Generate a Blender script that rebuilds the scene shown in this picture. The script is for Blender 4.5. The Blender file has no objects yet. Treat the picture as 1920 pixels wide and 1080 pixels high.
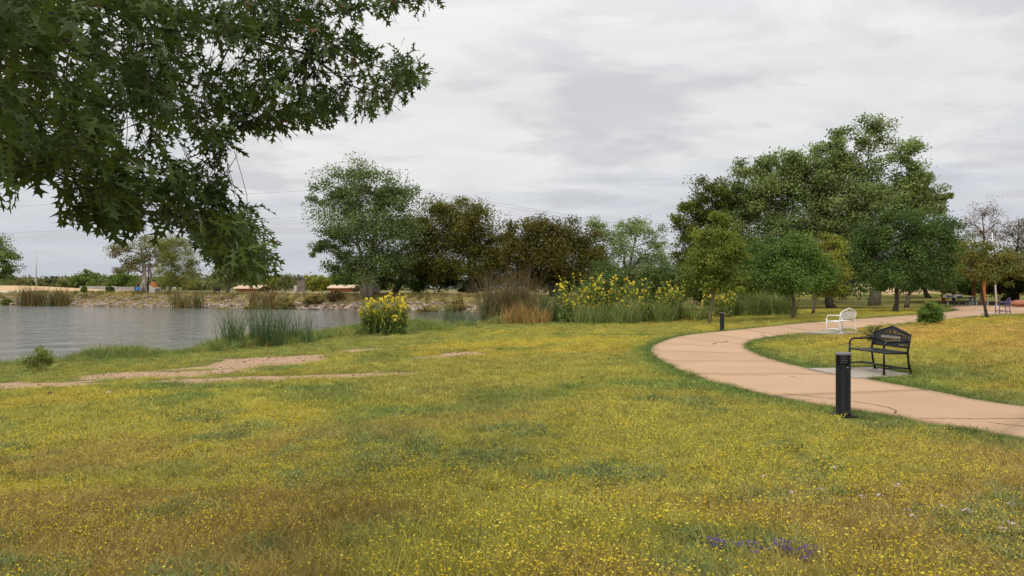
import bpy, bmesh, math, random
import numpy as np
from mathutils import Vector, Matrix

R = math.radians
rng = np.random.default_rng(11)
random.seed(5)
scene = bpy.context.scene
COL = scene.collection

# ------------------------------------------------------------------ camera, sky, sun, exposure
F = 1500.0            # focal length in photo pixels (1920 wide)
EYE = 1.7
cam_d = bpy.data.cameras.new('camera')
cam = bpy.data.objects.new('camera', cam_d)
COL.objects.link(cam)
cam.location = (0, 0, EYE)
cam.rotation_euler = (R(90), 0, 0)
cam_d.sensor_width = 36.0
cam_d.lens = 36.0 * F / 1920.0
cam_d.clip_start = 0.05
cam_d.clip_end = 6000
scene.camera = cam

SUN_EL, SUN_AZ = R(52), R(205)        # azimuth measured from +Y towards +X
world = bpy.data.worlds.new('World')
scene.world = world
world.use_nodes = True
wn, wl = world.node_tree.nodes, world.node_tree.links
wn.clear()
w_out = wn.new('ShaderNodeOutputWorld')
sky = wn.new('ShaderNodeTexSky')
sky.sky_type = 'NISHITA'
sky.sun_disc = False
sky.sun_elevation = SUN_EL
sky.sun_rotation = SUN_AZ
bg_sky = wn.new('ShaderNodeBackground')
bg_sky.inputs['Strength'].default_value = 0.09
wl.new(sky.outputs[0], bg_sky.inputs['Color'])
tc = wn.new('ShaderNodeTexCoord')
sep = wn.new('ShaderNodeSeparateXYZ')
wl.new(tc.outputs['Generated'], sep.inputs[0])


def wmath(op, a, b=None, c=None, clamp=False):
    n = wn.new('ShaderNodeMath')
    n.operation = op
    n.use_clamp = clamp
    for i, v in enumerate((a, b, c)):
        if v is None:
            continue
        if isinstance(v, (int, float)):
            n.inputs[i].default_value = v
        else:
            wl.new(v, n.inputs[i])
    return n.outputs[0]


def wramp(fac, stops, mode='EASE'):
    n = wn.new('ShaderNodeValToRGB')
    n.color_ramp.interpolation = mode
    el = n.color_ramp.elements
    while len(el) < len(stops):
        el.new(0.5)
    for e, (p, c) in zip(el, stops):
        e.position = p
        e.color = (c[0], c[1], c[2], 1) if not isinstance(c, (int, float)) else (c, c, c, 1)
    wl.new(fac, n.inputs[0])
    return n.outputs[0]


def wmix(fac, a, b):
    n = wn.new('ShaderNodeMix')
    n.data_type = 'RGBA'
    for s, v in ((0, fac), (6, a), (7, b)):
        if isinstance(v, (int, float)):
            n.inputs[s].default_value = v
        elif isinstance(v, tuple):
            n.inputs[s].default_value = (*v, 1)
        else:
            wl.new(v, n.inputs[s])
    return n.outputs[2]


zc = wmath('MAXIMUM', sep.outputs[2], 0.0)
den = wmath('ADD', zc, 0.10)
cx = wmath('DIVIDE', sep.outputs[0], den)
cy = wmath('DIVIDE', sep.outputs[1], den)
cmb = wn.new('ShaderNodeCombineXYZ')
wl.new(cx, cmb.inputs[0])
wl.new(cy, cmb.inputs[1])


def wnoise(scale, detail, rough, dist=0.0, off=(0, 0, 0), sc=(1, 1, 1)):
    m = wn.new('ShaderNodeMapping')
    m.inputs['Location'].default_value = off
    m.inputs['Scale'].default_value = sc
    wl.new(cmb.outputs[0], m.inputs[0])
    n = wn.new('ShaderNodeTexNoise')
    n.inputs['Scale'].default_value = scale
    n.inputs['Detail'].default_value = detail
    n.inputs['Roughness'].default_value = rough
    n.inputs['Distortion'].default_value = dist
    wl.new(m.outputs[0], n.inputs[0])
    return n.outputs[0]


big = wramp(wnoise(0.55, 6, 0.55, 0.3, (3.1, 1.2, 0), (0.8, 1.15, 1)), [(0.38, 0.0), (0.62, 1.0)])
mid = wramp(wnoise(1.5, 7, 0.58, 0.5, (8.3, 4.7, 0), (0.75, 1.25, 1)), [(0.36, 0.0), (0.66, 1.0)])
puff = wramp(wnoise(1.15, 5, 0.5, 0.2, (1.7, 9.4, 0)), [(0.51, 0.0), (0.63, 1.0)])
base_c = wramp(zc, [(0.0, (0.47, 0.505, 0.57)), (0.10, (0.54, 0.56, 0.61)), (0.24, (0.68, 0.685, 0.69)),
                    (0.6, (0.86, 0.87, 0.88)), (1.0, (1.25, 1.26, 1.28))], 'LINEAR')
lowb = wramp(zc, [(0.03, 0.25), (0.13, 1.0)])
c1 = wmix(wmath('MULTIPLY', wmath('MULTIPLY', big, lowb), 0.75), base_c, (0.78, 0.775, 0.755))
lowf = wramp(zc, [(0.05, 0.15), (0.17, 1.0)])
c2 = wmix(wmath('MULTIPLY', wmath('MULTIPLY', mid, lowf), 0.6), c1, (0.83, 0.82, 0.79))
puff2 = wramp(wnoise(2.1, 6, 0.55, 0.4, (5.2, 2.6, 0), (0.8, 1.1, 1)), [(0.50, 0.0), (0.64, 1.0)])
c3 = wmix(wmath('MULTIPLY', puff, 0.62), c2, (0.50, 0.50, 0.525))
c3 = wmix(wmath('MULTIPLY', puff2, 0.45), c3, (0.54, 0.545, 0.575))
hi = wramp(zc, [(0.25, 0.0), (0.9, 1.0)], 'LINEAR')
c4 = wmix(wmath('MULTIPLY', hi, 0.75), c3, (1.45, 1.46, 1.47))
bg_cl = wn.new('ShaderNodeBackground')
bg_cl.inputs['Strength'].default_value = 1.02
wl.new(c4, bg_cl.inputs['Color'])
mixw = wn.new('ShaderNodeMixShader')
mixw.inputs[0].default_value = 0.95
wl.new(bg_sky.outputs[0], mixw.inputs[1])
wl.new(bg_cl.outputs[0], mixw.inputs[2])
wl.new(mixw.outputs[0], w_out.inputs['Surface'])

sun_d = bpy.data.lights.new('sun', 'SUN')
sun = bpy.data.objects.new('sun', sun_d)
COL.objects.link(sun)
sun_d.energy = 1.4
sun_d.angle = R(24)
sun_d.color = (1.0, 0.95, 0.87)
sdir = Vector((math.sin(SUN_AZ) * math.cos(SUN_EL), math.cos(SUN_AZ) * math.cos(SUN_EL), math.sin(SUN_EL)))
sun.rotation_euler = sdir.to_track_quat('Z', 'Y').to_euler()
sun.location = sdir * 50

vs = scene.view_settings
vs.view_transform = 'Standard'
vs.look = 'None'
vs.exposure = 0.13
vs.gamma = 1.0
vs.use_curve_mapping = False
cy_ = scene.cycles
cy_.max_bounces = 6; cy_.diffuse_bounces = 3; cy_.glossy_bounces = 2; cy_.transmission_bounces = 3

# ------------------------------------------------------------------ helpers: numbers
def at(px, py, Y):
    return np.array([(px - 960.0) / F * Y, Y, EYE - (py - 540.0) / F * Y])


def smooth(a, b, x):
    t = np.clip((np.asarray(x, float) - a) / (b - a), 0, 1)
    return t * t * (3 - 2 * t)


def _hash(ix, iy, s):
    n = (ix.astype(np.int64) * 374761393 + iy.astype(np.int64) * 668265263 + s * 1442695041) & 0x7fffffff
    n = ((n ^ (n >> 13)) * 1274126177) & 0x7fffffff
    n = n ^ (n >> 16)
    return (n & 0xffff) / 65535.0


def vnoise(x, y, s=0):
    x = np.asarray(x, float); y = np.asarray(y, float)
    ix = np.floor(x); iy = np.floor(y)
    fx = x - ix; fy = y - iy
    fx = fx * fx * (3 - 2 * fx); fy = fy * fy * (3 - 2 * fy)
    a = _hash(ix, iy, s); b = _hash(ix + 1, iy, s); c = _hash(ix, iy + 1, s); d = _hash(ix + 1, iy + 1, s)
    return (a * (1 - fx) + b * fx) * (1 - fy) + (c * (1 - fx) + d * fx) * fy


def fbm(x, y, scale, s=0, octv=4):
    t = 0; amp = 0.5; tot = 0
    for i in range(octv):
        t = t + amp * vnoise(np.asarray(x) * scale + 17.3 * i, np.asarray(y) * scale - 9.1 * i, s + i)
        tot += amp; amp *= 0.5; scale *= 2.03
    return t / tot


def sdist(poly, x, y):
    """signed distance to a polygon, negative inside"""
    x = np.asarray(x, float).ravel(); y = np.asarray(y, float).ravel()
    P = np.asarray(poly, float); Q = np.roll(P, -1, 0)
    best = np.full(x.shape, 1e9); inside = np.zeros(x.shape, bool)
    for (ax, ay), (bx, by) in zip(P, Q):
        dx, dy = bx - ax, by - ay
        L = dx * dx + dy * dy + 1e-12
        t = np.clip(((x - ax) * dx + (y - ay) * dy) / L, 0, 1)
        best = np.minimum(best, (x - ax - t * dx) ** 2 + (y - ay - t * dy) ** 2)
        c = (ay > y) != (by > y)
        with np.errstate(divide='ignore', invalid='ignore'):
            xi = (bx - ax) * (y - ay) / (by - ay if by != ay else 1e-9) + ax
        inside ^= c & (x < xi)
    d = np.sqrt(best)
    return np.where(inside, -d, d)


# ------------------------------------------------------------------ terrain
WATER = -1.0
_near = [(-400, 748), (-200, 720), (0, 694), (120, 686), (240, 677), (350, 668), (440, 659), (560, 643), (650, 630), (760, 621),
         (850, 616.5), (950, 611), (1030, 604), (1070, 597)]
_far = [(1040, 590), (960, 587), (870, 584), (780, 582.5), (700, 581), (600, 580), (500, 578.6), (400, 577.2), (300, 575.8),
        (200, 574.6), (100, 573.2), (0, 572), (-300, 571), (-700, 571)]


def on_water(p):
    Y = (EYE - WATER) * F / (p[1] - 540.0)
    return ((p[0] - 960) / F * Y, Y)


LAKE = [on_water(p) for p in _near + _far] + [(-220, 60), (-120, 10), (-45, 5)]
LAKE = np.array(LAKE)

CP = np.array([
    (0, -12, 0.05), (-14, -10, -0.1), (14, -12, 0.2), (0, 0, 0), (-4, 2, -0.04), (4, 2, 0.03), (0, 5, 0), (-5, 7, -0.18), (5, 7, 0.02),
    (4.5, 10.9, -0.04), (7.4, 15.5, 0.04), (6.0, 13, 0.0), (12, 28.8, 0.0), (27.5, 45, 0.2), (14, 18, 0.28), (22, 30, 0.32),
    (30, 40, 0.3), (9.5, 36.4, -0.27), (4.0, 24, -0.15), (7.5, 24, -0.08), (0, 12, -0.1), (0, 20, -0.27), (0, 30, -0.45),
    (-6, 11, -0.32), (-11, 16, -0.55), (-13, 22, -0.68), (-6, 24, -0.55), (-18, 27, -0.85), (-25, 22, -0.9), (-30, 12, -0.8), (-20, 5, -0.5),
    (-12, 35, -0.85), (-6, 44, -0.85), (1, 48, -0.72), (11, 45, -0.38), (16, 45, -0.12), (35, 77, 0.0), (20, 60, -0.15),
    (8, 62, -0.4), (45, 60, 0.25), (45, 85, 0.2), (60, 45, 0.5), (45, 20, 0.6), (25, 5, 0.5), (30, 100, 0.4), (12, 90, 0.4), (0, 100, 0.75),
    (-12, 104, 0.85), (-30, 122, 0.95), (-60, 127, 1.0), (-90, 131, 1.0), (-30, 150, 0.9), (20, 140, 0.8), (60, 130, 0.6),
    (-100, 150, 1.1), (-45, 70, -0.2), (-20, 80, 0), (0, 75, -0.3), (-120, 60, 0.4), (-120, -20, 0.0), (90, 90, 0.6), (90, 0, 0.6), (0, -60, 0),
], float)


def _tps_k(d2):
    return np.where(d2 > 1e-9, 0.5 * d2 * np.log(np.maximum(d2, 1e-9)), 0)


_n = len(CP)
_d2 = ((CP[:, None, :2] - CP[None, :, :2]) ** 2).sum(-1)
_A = np.zeros((_n + 3, _n + 3))
_A[:_n, :_n] = _tps_k(_d2) + np.eye(_n) * 6.0
_A[:_n, _n] = 1; _A[:_n, _n + 1:] = CP[:, :2]
_A[_n, :_n] = 1; _A[_n + 1:, :_n] = CP[:, :2].T
_W = np.linalg.solve(_A, np.concatenate([CP[:, 2], [0, 0, 0]]))


def h(x, y, carve=True):
    shp = np.broadcast(x, y).shape
    x = np.broadcast_to(np.asarray(x, float), shp).ravel(); y = np.broadcast_to(np.asarray(y, float), shp).ravel()
    z = np.full(x.shape, _W[_n]) + _W[_n + 1] * x + _W[_n + 2] * y
    for i in range(_n):
        z += _W[i] * _tps_k((x - CP[i, 0]) ** 2 + (y - CP[i, 1]) ** 2)
    z = np.clip(z, -1.2, 1.6)
    r = np.hypot(x, y)
    f = smooth(120, 190, r)
    z = z * (1 - f) + 0.9 * f
    # low sandy rise on the far left bank and a dry slope behind the cottonwoods
    z += 1.25 * np.exp(-((x + 92) / 17) ** 2 - ((y - 146) / 8) ** 2)
    z += 1.9 * np.exp(-((x - 50) / 9) ** 2 - ((y - 112) / 10) ** 2)
    if carve:
        d = sdist(LAKE, x, y)
        k = 0.20 + 0.24 * smooth(55, 88, y)
        bank = WATER + 0.03 + k * d
        inside = WATER - np.minimum(0.35 * np.abs(d), 1.0)
        s = 0.25
        hh = np.clip(0.5 + 0.5 * (bank - z) / s, 0, 1)
        zz = bank * (1 - hh) + z * hh - s * hh * (1 - hh)
        z = np.where(d < 0, inside, zz)
    return z.reshape(shp)


def H(x, y):
    return float(h(np.array([x]), np.array([y]))[0])


_YS = np.exp(np.linspace(math.log(3.0), math.log(300), 2600))


def G(px, py):
    """ground point seen at a photo pixel"""
    X = (px - 960) / F * _YS
    Z = EYE - (py - 540) / F * _YS
    g = h(X, _YS)
    i = int(np.argmax(Z < g))
    if i <= 0:
        i = len(_YS) - 1
    a, b = Z[i - 1] - g[i - 1], Z[i] - g[i]
    t = a / (a - b) if a != b else 0
    Y = _YS[i - 1] + t * (_YS[i] - _YS[i - 1])
    X = (px - 960) / F * Y
    return np.array([X, Y, H(X, Y)])


# ------------------------------------------------------------------ helpers: materials
MATS = {}


def newmat(name):
    m = bpy.data.materials.new(name)
    m.use_nodes = True
    nt = m.node_tree
    return m, nt.nodes, nt.links, nt.nodes['Principled BSDF']


def mat(name, color, rough=0.6, metal=0.0, var=0.12, scale=8.0, bump=0.0, bscale=None, detail=4, spec=0.5, color2=None):
    if name in MATS:
        return MATS[name]
    m, n, l, b = newmat(name)
    t = n.new('ShaderNodeTexCoord')
    ns = n.new('ShaderNodeTexNoise')
    ns.inputs['Scale'].default_value = scale
    ns.inputs['Detail'].default_value = detail
    l.new(t.outputs['Object'], ns.inputs[0])
    rp = n.new('ShaderNodeValToRGB')
    c = np.array(color)
    lo = c * (1 - var); hi_ = np.minimum(c * (1 + var), 1) if color2 is None else np.array(color2)
    rp.color_ramp.elements[0].position = 0.3
    rp.color_ramp.elements[1].position = 0.7
    rp.color_ramp.elements[0].color = (*lo, 1)
    rp.color_ramp.elements[1].color = (*hi_, 1)
    l.new(ns.outputs[0], rp.inputs[0])
    l.new(rp.outputs[0], b.inputs['Base Color'])
    b.inputs['Roughness'].default_value = rough
    b.inputs['Metallic'].default_value = metal
    b.inputs['Specular IOR Level'].default_value = spec
    if bump:
        n2 = n.new('ShaderNodeTexNoise')
        n2.inputs['Scale'].default_value = bscale or scale * 3
        n2.inputs['Detail'].default_value = 5
        l.new(t.outputs['Object'], n2.inputs[0])
        bp = n.new('ShaderNodeBump')
        bp.inputs['Strength'].default_value = bump
        bp.inputs['Distance'].default_value = 0.02
        l.new(n2.outputs[0], bp.inputs['Height'])
        l.new(bp.outputs[0], b.inputs['Normal'])
    MATS[name] = m
    return m


def leafmat(name, trans=0.3, rough=0.5, attr='tint', instancer=False, spec=0.35):
    if name in MATS:
        return MATS[name]
    m, n, l, b = newmat(name)
    a = n.new('ShaderNodeAttribute')
    a.attribute_name = attr
    colr = a.outputs['Color']
    if instancer:
        i = n.new('ShaderNodeAttribute')
        i.attribute_type = 'INSTANCER'
        i.attribute_name = 'itint'
        mx = n.new('ShaderNodeMix')
        mx.data_type = 'RGBA'; mx.blend_type = 'MULTIPLY'
        mx.inputs[0].default_value = 1.0
        l.new(a.outputs['Color'], mx.inputs[6]); l.new(i.outputs['Color'], mx.inputs[7])
        mx2 = n.new('ShaderNodeMix')
        mx2.data_type = 'RGBA'
        l.new(a.outputs['Alpha'], mx2.inputs[0])
        l.new(a.outputs['Color'], mx2.inputs[6]); l.new(mx.outputs[2], mx2.inputs[7])
        colr = mx2.outputs[2]
    l.new(colr, b.inputs['Base Color'])
    b.inputs['Roughness'].default_value = rough
    b.inputs['Specular IOR Level'].default_value = spec
    tr = n.new('ShaderNodeBsdfTranslucent')
    l.new(colr, tr.inputs['Color'])
    mix = n.new('ShaderNodeMixShader')
    mix.inputs[0].default_value = trans
    l.new(b.outputs[0], mix.inputs[1]); l.new(tr.outputs[0], mix.inputs[2])
    l.new(mix.outputs[0], n['Material Output'].inputs['Surface'])
    MATS[name] = m
    return m


BARK = lambda: mat('bark', (0.13, 0.10, 0.075), 0.9, var=0.35, scale=6, bump=0.6, bscale=14)
BARK_PALE = lambda: mat('pale_bark', (0.30, 0.265, 0.22), 0.9, var=0.3, scale=4, bump=0.6, bscale=9)
BARK_MID = lambda: mat('furrowed_bark', (0.19, 0.16, 0.125), 0.9, var=0.35, scale=5, bump=0.6, bscale=10)
BARK_DARK = lambda: mat('dark_bark', (0.055, 0.043, 0.035), 0.9, var=0.3, scale=6, bump=0.5)
BARK_RED = lambda: mat('reddish_bark', (0.16, 0.075, 0.045), 0.9, var=0.3, scale=6, bump=0.5)
LEAF = lambda: leafmat('foliage', 0.28, 0.6, spec=0.15)
BLADE = lambda: leafmat('blades', 0.25, 0.55)


# ------------------------------------------------------------------ helpers: meshes
def link(o, parent=None):
    COL.objects.link(o)
    if parent is not None:
        o.parent = parent
    return o


def tag(o, label=None, cat=None, group=None, kind=None):
    if label: o['label'] = label
    if cat: o['category'] = cat
    if group: o['group'] = group
    if kind: o['kind'] = kind
    return o


def empty(name, loc=(0, 0, 0), rz=0.0):
    o = bpy.data.objects.new(name, None)
    o.empty_display_size = 0.2
    o.location = [float(v) for v in loc]
    o.rotation_euler = (0, 0, rz)
    return link(o)


def np_mesh(name, verts, faces, colors=None, smooth_sh=False):
    """faces: (n,k) int array; colors per vertex (n,3 or 4)"""
    verts = np.asarray(verts, np.float32); faces = np.asarray(faces, np.int32)
    me = bpy.data.meshes.new(name)
    k = faces.shape[1]
    me.vertices.add(len(verts)); me.vertices.foreach_set('co', verts.ravel())
    me.loops.add(faces.size); me.loops.foreach_set('vertex_index', faces.ravel())
    me.polygons.add(len(faces))
    me.polygons.foreach_set('loop_start', np.arange(0, faces.size, k, dtype=np.int32))
    me.polygons.foreach_set('loop_total', np.full(len(faces), k, np.int32))
    if smooth_sh:
        me.polygons.foreach_set('use_smooth', np.ones(len(faces), bool))
    me.update(calc_edges=True)
    if colors is not None:
        colors = np.asarray(colors, np.float32)
        if colors.shape[1] == 3:
            colors = np.c_[colors, np.ones(len(colors), np.float32)]
        ca = me.color_attributes.new('tint', 'FLOAT_COLOR', 'POINT')
        ca.data.foreach_set('color', colors.ravel())
    return me


def obj_np(name, verts, faces, material, parent=None, colors=None, smooth_sh=False):
    me = np_mesh(name, verts, faces, colors, smooth_sh)
    me.materials.append(material)
    return link(bpy.data.objects.new(name, me), parent)


class MB:
    """collects simple shapes and links them as one mesh object"""
    def __init__(s):
        s.v = []; s.f = []

    def add(s, vs_, fs):
        o = len(s.v)
        s.v += [tuple(float(c) for c in v) for v in vs_]
        s.f += [tuple(i + o for i in f) for f in fs]

    def box(s, lo, hi, M=None):
        x0, y0, z0 = lo; x1, y1, z1 = hi
        p = [Vector(c) for c in ((x0, y0, z0), (x1, y0, z0), (x1, y1, z0), (x0, y1, z0), (x0, y0, z1), (x1, y0, z1), (x1, y1, z1), (x0, y1, z1))]
        if M: p = [M @ c for c in p]
        s.add(p, [(0, 3, 2, 1), (4, 5, 6, 7), (0, 1, 5, 4), (1, 2, 6, 5), (2, 3, 7, 6), (3, 0, 4, 7)])
        return s

    def tube(s, pts, rad, n=8, cap=True):
        pts = [Vector([float(c) for c in p]) for p in pts]
        if isinstance(rad, (int, float)): rad = [rad] * len(pts)
        rings = []
        up = None
        for i, p in enumerate(pts):
            d = (pts[min(i + 1, len(pts) - 1)] - pts[max(i - 1, 0)])
            if d.length < 1e-9: d = Vector((0, 0, 1))
            d.normalize()
            if up is None:
                up = d.orthogonal().normalized()
            else:
                up = (up - d * up.dot(d))
                up = up.normalized() if up.length > 1e-6 else d.orthogonal().normalized()
            w = d.cross(up)
            rings.append([p + (up * math.cos(2 * math.pi * k / n) + w * math.sin(2 * math.pi * k / n)) * rad[i] for k in range(n)])
        fs = []
        for i in range(len(rings) - 1):
            for k in range(n):
                a = i * n + k; b = i * n + (k + 1) % n
                fs.append((a, b, b + n, a + n))
        if cap:
            fs.append(tuple(range(n - 1, -1, -1))); fs.append(tuple(range((len(rings) - 1) * n, len(rings) * n)))
        s.add([q for r in rings for q in r], fs)
        return s

    def lathe(s, prof, n=20, c=(0, 0, 0)):
        vs_ = []; fs = []
        for r, z in prof:
            vs_ += [(c[0] + r * math.cos(2 * math.pi * k / n), c[1] + r * math.sin(2 * math.pi * k / n), c[2] + z) for k in range(n)]
        for i in range(len(prof) - 1):
            for k in range(n):
                a = i * n + k; b = i * n + (k + 1) % n
                fs.append((a, b, b + n, a + n))
        fs.append(tuple(range(n - 1, -1, -1))); fs.append(tuple(range((len(prof) - 1) * n, len(prof) * n)))
        s.add(vs_, fs)
        return s

    def build(s, name, material, parent=None, smooth_sh=False, bevel=0.0):
        me = bpy.data.meshes.new(name)
        me.from_pydata(s.v, [], s.f)
        me.materials.append(material)
        if smooth_sh:
            for p in me.polygons: p.use_smooth = len(p.vertices) == 4
        me.update()
        o = link(bpy.data.objects.new(name, me), parent)
        if bevel:
            m = o.modifiers.new('bevel', 'BEVEL'); m.width = bevel; m.segments = 2; m.limit_method = 'ANGLE'
        return o


def unit(n):
    v = rng.normal(size=(n, 3))
    return v / np.linalg.norm(v, axis=1, keepdims=True)


def leaf_quads(c, size, colors, up_bias=0.35, aspect=0.6, out=None):
    """diamond leaf faces"""
    n = len(c)
    nrm = unit(n)
    nrm[:, 2] += up_bias * 2 * rng.random(n)
    if out is not None:
        nrm += out * 0.5
    nrm /= np.linalg.norm(nrm, axis=1, keepdims=True)
    t = np.cross(nrm, unit(n)); t /= np.linalg.norm(t, axis=1, keepdims=True) + 1e-9
    b = np.cross(nrm, t)
    L = (size * (0.6 + 0.8 * rng.random(n)))[:, None]
    fold = nrm * L * 0.08
    v = np.stack([c + t * L * 0.5, c + b * L * 0.5 * aspect + fold, c - t * L * 0.5, c - b * L * 0.5 * aspect + fold], 1).reshape(-1, 3)
    f = np.arange(4 * n).reshape(-1, 4)
    return v, f, np.repeat(colors, 4, 0)


GAIN = 2.0


def pick_colors(n, palette, jit=0.18):
    P = np.array([p[:3] for p in palette]) * GAIN * np.array([1.06, 1.0, 0.85]); w = np.array([p[3] for p in palette], float); w /= w.sum()
    c = P[rng.choice(len(P), n, p=w)]
    return np.clip(c * (1 + jit * rng.normal(size=(n, 1))) * (1 + 0.05 * rng.normal(size=(n, 3))), 0.004, 1)


def curve_pts(a, b, n=6, bend=0.12, sag=0.0):
    a = np.array(a, float); b = np.array(b, float)
    L = np.linalg.norm(b - a)
    off = rng.normal(size=3) * bend * L; off[2] = abs(off[2]) * 0.6
    t = np.linspace(0, 1, n)[:, None]
    p = a + (b - a) * t + off * (4 * t * (1 - t)) * 0.5 + np.array([0, 0, -sag * L]) * (4 * t * (1 - t))
    p[1:-1] += rng.normal(size=(n - 2, 3)) * L * 0.012
    return p


def tree(name, label, base, Y, lobes, palette, leaf=0.2, count=12000, bark=None, trunk_r=0.25, stems=1, group='trees', clump=0.30, clumps=26,
         depth=0.8, twig_n=1.0, fork=0.35, shell=(0.35, 1.0), up=0.45, stem_to=None, category='tree', aspect=0.6, stuff=True, sink=0.1):
    """base: (px,py) of the foot at distance Y; lobes: (px,py,rx,ry[,dy]) of crown masses in photo pixels at that distance"""
    count = int(count * 1.75); leaf = leaf * 0.92
    b = at(base[0], base[1], Y)
    b[2] = H(b[0], b[1])
    root = empty(name, b)
    tag(root, label, category, group)
    s = Y / F
    L = []
    for lo in lobes:
        p = at(lo[0], lo[1], Y)
        dy = lo[4] if len(lo) > 4 else rng.uniform(-0.5, 0.5) * lo[2] * s * 0.9
        p[1] += dy
        L.append((p - b, np.array([lo[2] * s, lo[2] * s * depth, lo[3] * s])))
    cen = np.mean([l[0] for l in L], 0)
    top = max(l[0][2] + l[1][2] for l in L)
    low = min(l[0][2] - l[1][2] for l in L)
    wood = MB()
    # stems
    forks = []
    for k in range(stems):
        a = np.array([(k - (stems - 1) / 2) * trunk_r * 1.3, rng.normal() * trunk_r * 0.3, -sink])
        spread = (k - (stems - 1) / 2) * 0.22 * top
        tgt = np.array([cen[0] * 0.7 + spread, cen[1] * 0.5, top * 0.8]) if stem_to is None else (at(stem_to[k][0], stem_to[k][1], Y) - b)
        pts = curve_pts(a, tgt, 9, 0.06)
        rr = np.linspace(trunk_r * (1.0 if stems == 1 else 0.75), trunk_r * 0.16, 9); rr[0] *= 1.35
        wood.tube(pts, list(rr), 9)
        forks.append((pts, rr))
    cs, outs, cols = [], [], []
    vol = np.array([np.prod(l[1]) ** (2 / 3) for l in L]); vol /= vol.sum()
    for (c, r), w in zip(L, vol):
        # limb to the lobe
        best = None
        for pts, rr in forks:
            for i in range(2, len(pts) - 1):
                if pts[i][2] < c[2] - 0.1 * r[2] or i == 2:
                    dd = np.linalg.norm(pts[i] - c) + 0.25 * abs(pts[i][2] - (c[2] - 0.6 * np.linalg.norm(c[:2] - pts[i][:2])))
                    if best is None or dd < best[0]:
                        best = (dd, pts[i], rr[i])
        limb = curve_pts(best[1], c + np.array([0, 0, r[2] * 0.25]), 7, 0.14)
        lr = np.linspace(max(best[2] * 0.62, 0.012 * leaf * 10), best[2] * 0.10, 7)
        wood.tube(limb, list(lr), 6)
        nc = max(5, int(clumps * len(L) * w))
        u = unit(nc)
        u[:, 2] = np.where(u[:, 2] < -0.8, -u[:, 2] * 0.6, u[:, 2])
        rad = shell[0] + (shell[1] - shell[0]) * rng.random(nc) ** 0.6
        cc = c + u * rad[:, None] * r * (1 + 0.22 * rng.normal(size=(nc, 1)))
        nl = max(8, int(count * w / nc))
        for q, uu in zip(cc, u):
            if rng.random() < twig_n:
                j = rng.integers(2, 7)
                wood.tube(curve_pts(limb[j], q, 4, 0.12), list(np.linspace(lr[j] * 0.55 + 0.004, 0.008, 4)), 4, cap=False)
            m = int(nl * rng.uniform(0.3, 1.7))
            k = clump * rng.uniform(0.5, 1.3)
            g = np.clip(rng.normal(size=(m, 3)), -1.9, 1.9) * np.array([k, k, k * 0.7]) * r.mean() * 0.70
            p = q + g
            cs.append(p)
            outs.append(np.repeat(uu[None], m, 0))
            cb = pick_colors(1, palette, 0.22)
            cols.append(0.55 * pick_colors(m, palette, 0.18) + 0.45 * cb)
    cs = np.concatenate(cs); outs = np.concatenate(outs); cols = np.concatenate(cols)
    keep = cs[:, 2] > max(0.12, low * 0.5)
    v, f, cl = leaf_quads(cs[keep], leaf, cols[keep], up, aspect, outs[keep])
    wood.build('trunk', bark or BARK(), root, True)
    cr = obj_np('crown', v, f, LEAF(), root, cl)
    if stuff: cr['kind'] = 'stuff'
    return root


def blades(n, spread, hgt, width, palette, lean=0.25, droop=0.3, seg=4, tip_col=None, shape=None):
    """n upright strap blades; returns arrays of quads (seg quads each)"""
    if shape is None:
        bx = (rng.random((n, 2)) - 0.5) * 2 * np.array(spread)
    else:
        bx = shape
    az = rng.random(n) * 2 * math.pi
    H_ = hgt * (0.55 + 0.6 * rng.random(n))
    ln = np.abs(rng.normal(size=n)) * lean
    d = np.stack([np.cos(az), np.sin(az), np.zeros(n)], 1)
    wa = rng.random(n) * math.pi
    wv = np.stack([np.cos(wa), np.sin(wa), np.zeros(n)], 1)
    col = pick_colors(n, palette, 0.2)
    V = np.zeros((n, seg + 1, 2, 3)); C = np.zeros((n, seg + 1, 2, 3))
    dr = droop * rng.random(n)
    for i in range(seg + 1):
        t = i / seg
        p = np.zeros((n, 3)); p[:, :2] = bx
        p += d * (H_ * (ln * t + dr * t ** 2.6))[:, None]
        p[:, 2] = H_ * (t - 0.35 * dr * t ** 3)
        w = width * (1 - 0.92 * t ** 1.6) * (0.7 + 0.3 * min(1, t * 4))
        V[:, i, 0] = p - wv * w * 0.5; V[:, i, 1] = p + wv * w * 0.5
        cc = col if tip_col is None else col * (1 - t ** 2) + np.array(tip_col) * t ** 2
        C[:, i, 0] = cc; C[:, i, 1] = cc
    base = (np.arange(n) * (seg + 1) * 2)[:, None, None]
    q = np.array([[2 * i, 2 * i + 1, 2 * i + 3, 2 * i + 2] for i in range(seg)])[None]
    return V.reshape(-1, 3), (base + q).reshape(-1, 4), C.reshape(-1, 3)


def cat_arr(parts):
    vs_, fs, cs = [], [], []
    o = 0
    for v, f, c in parts:
        vs_.append(v); fs.append(f + o); cs.append(c); o += len(v)
    return np.concatenate(vs_), np.concatenate(fs), np.concatenate(cs)


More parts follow.
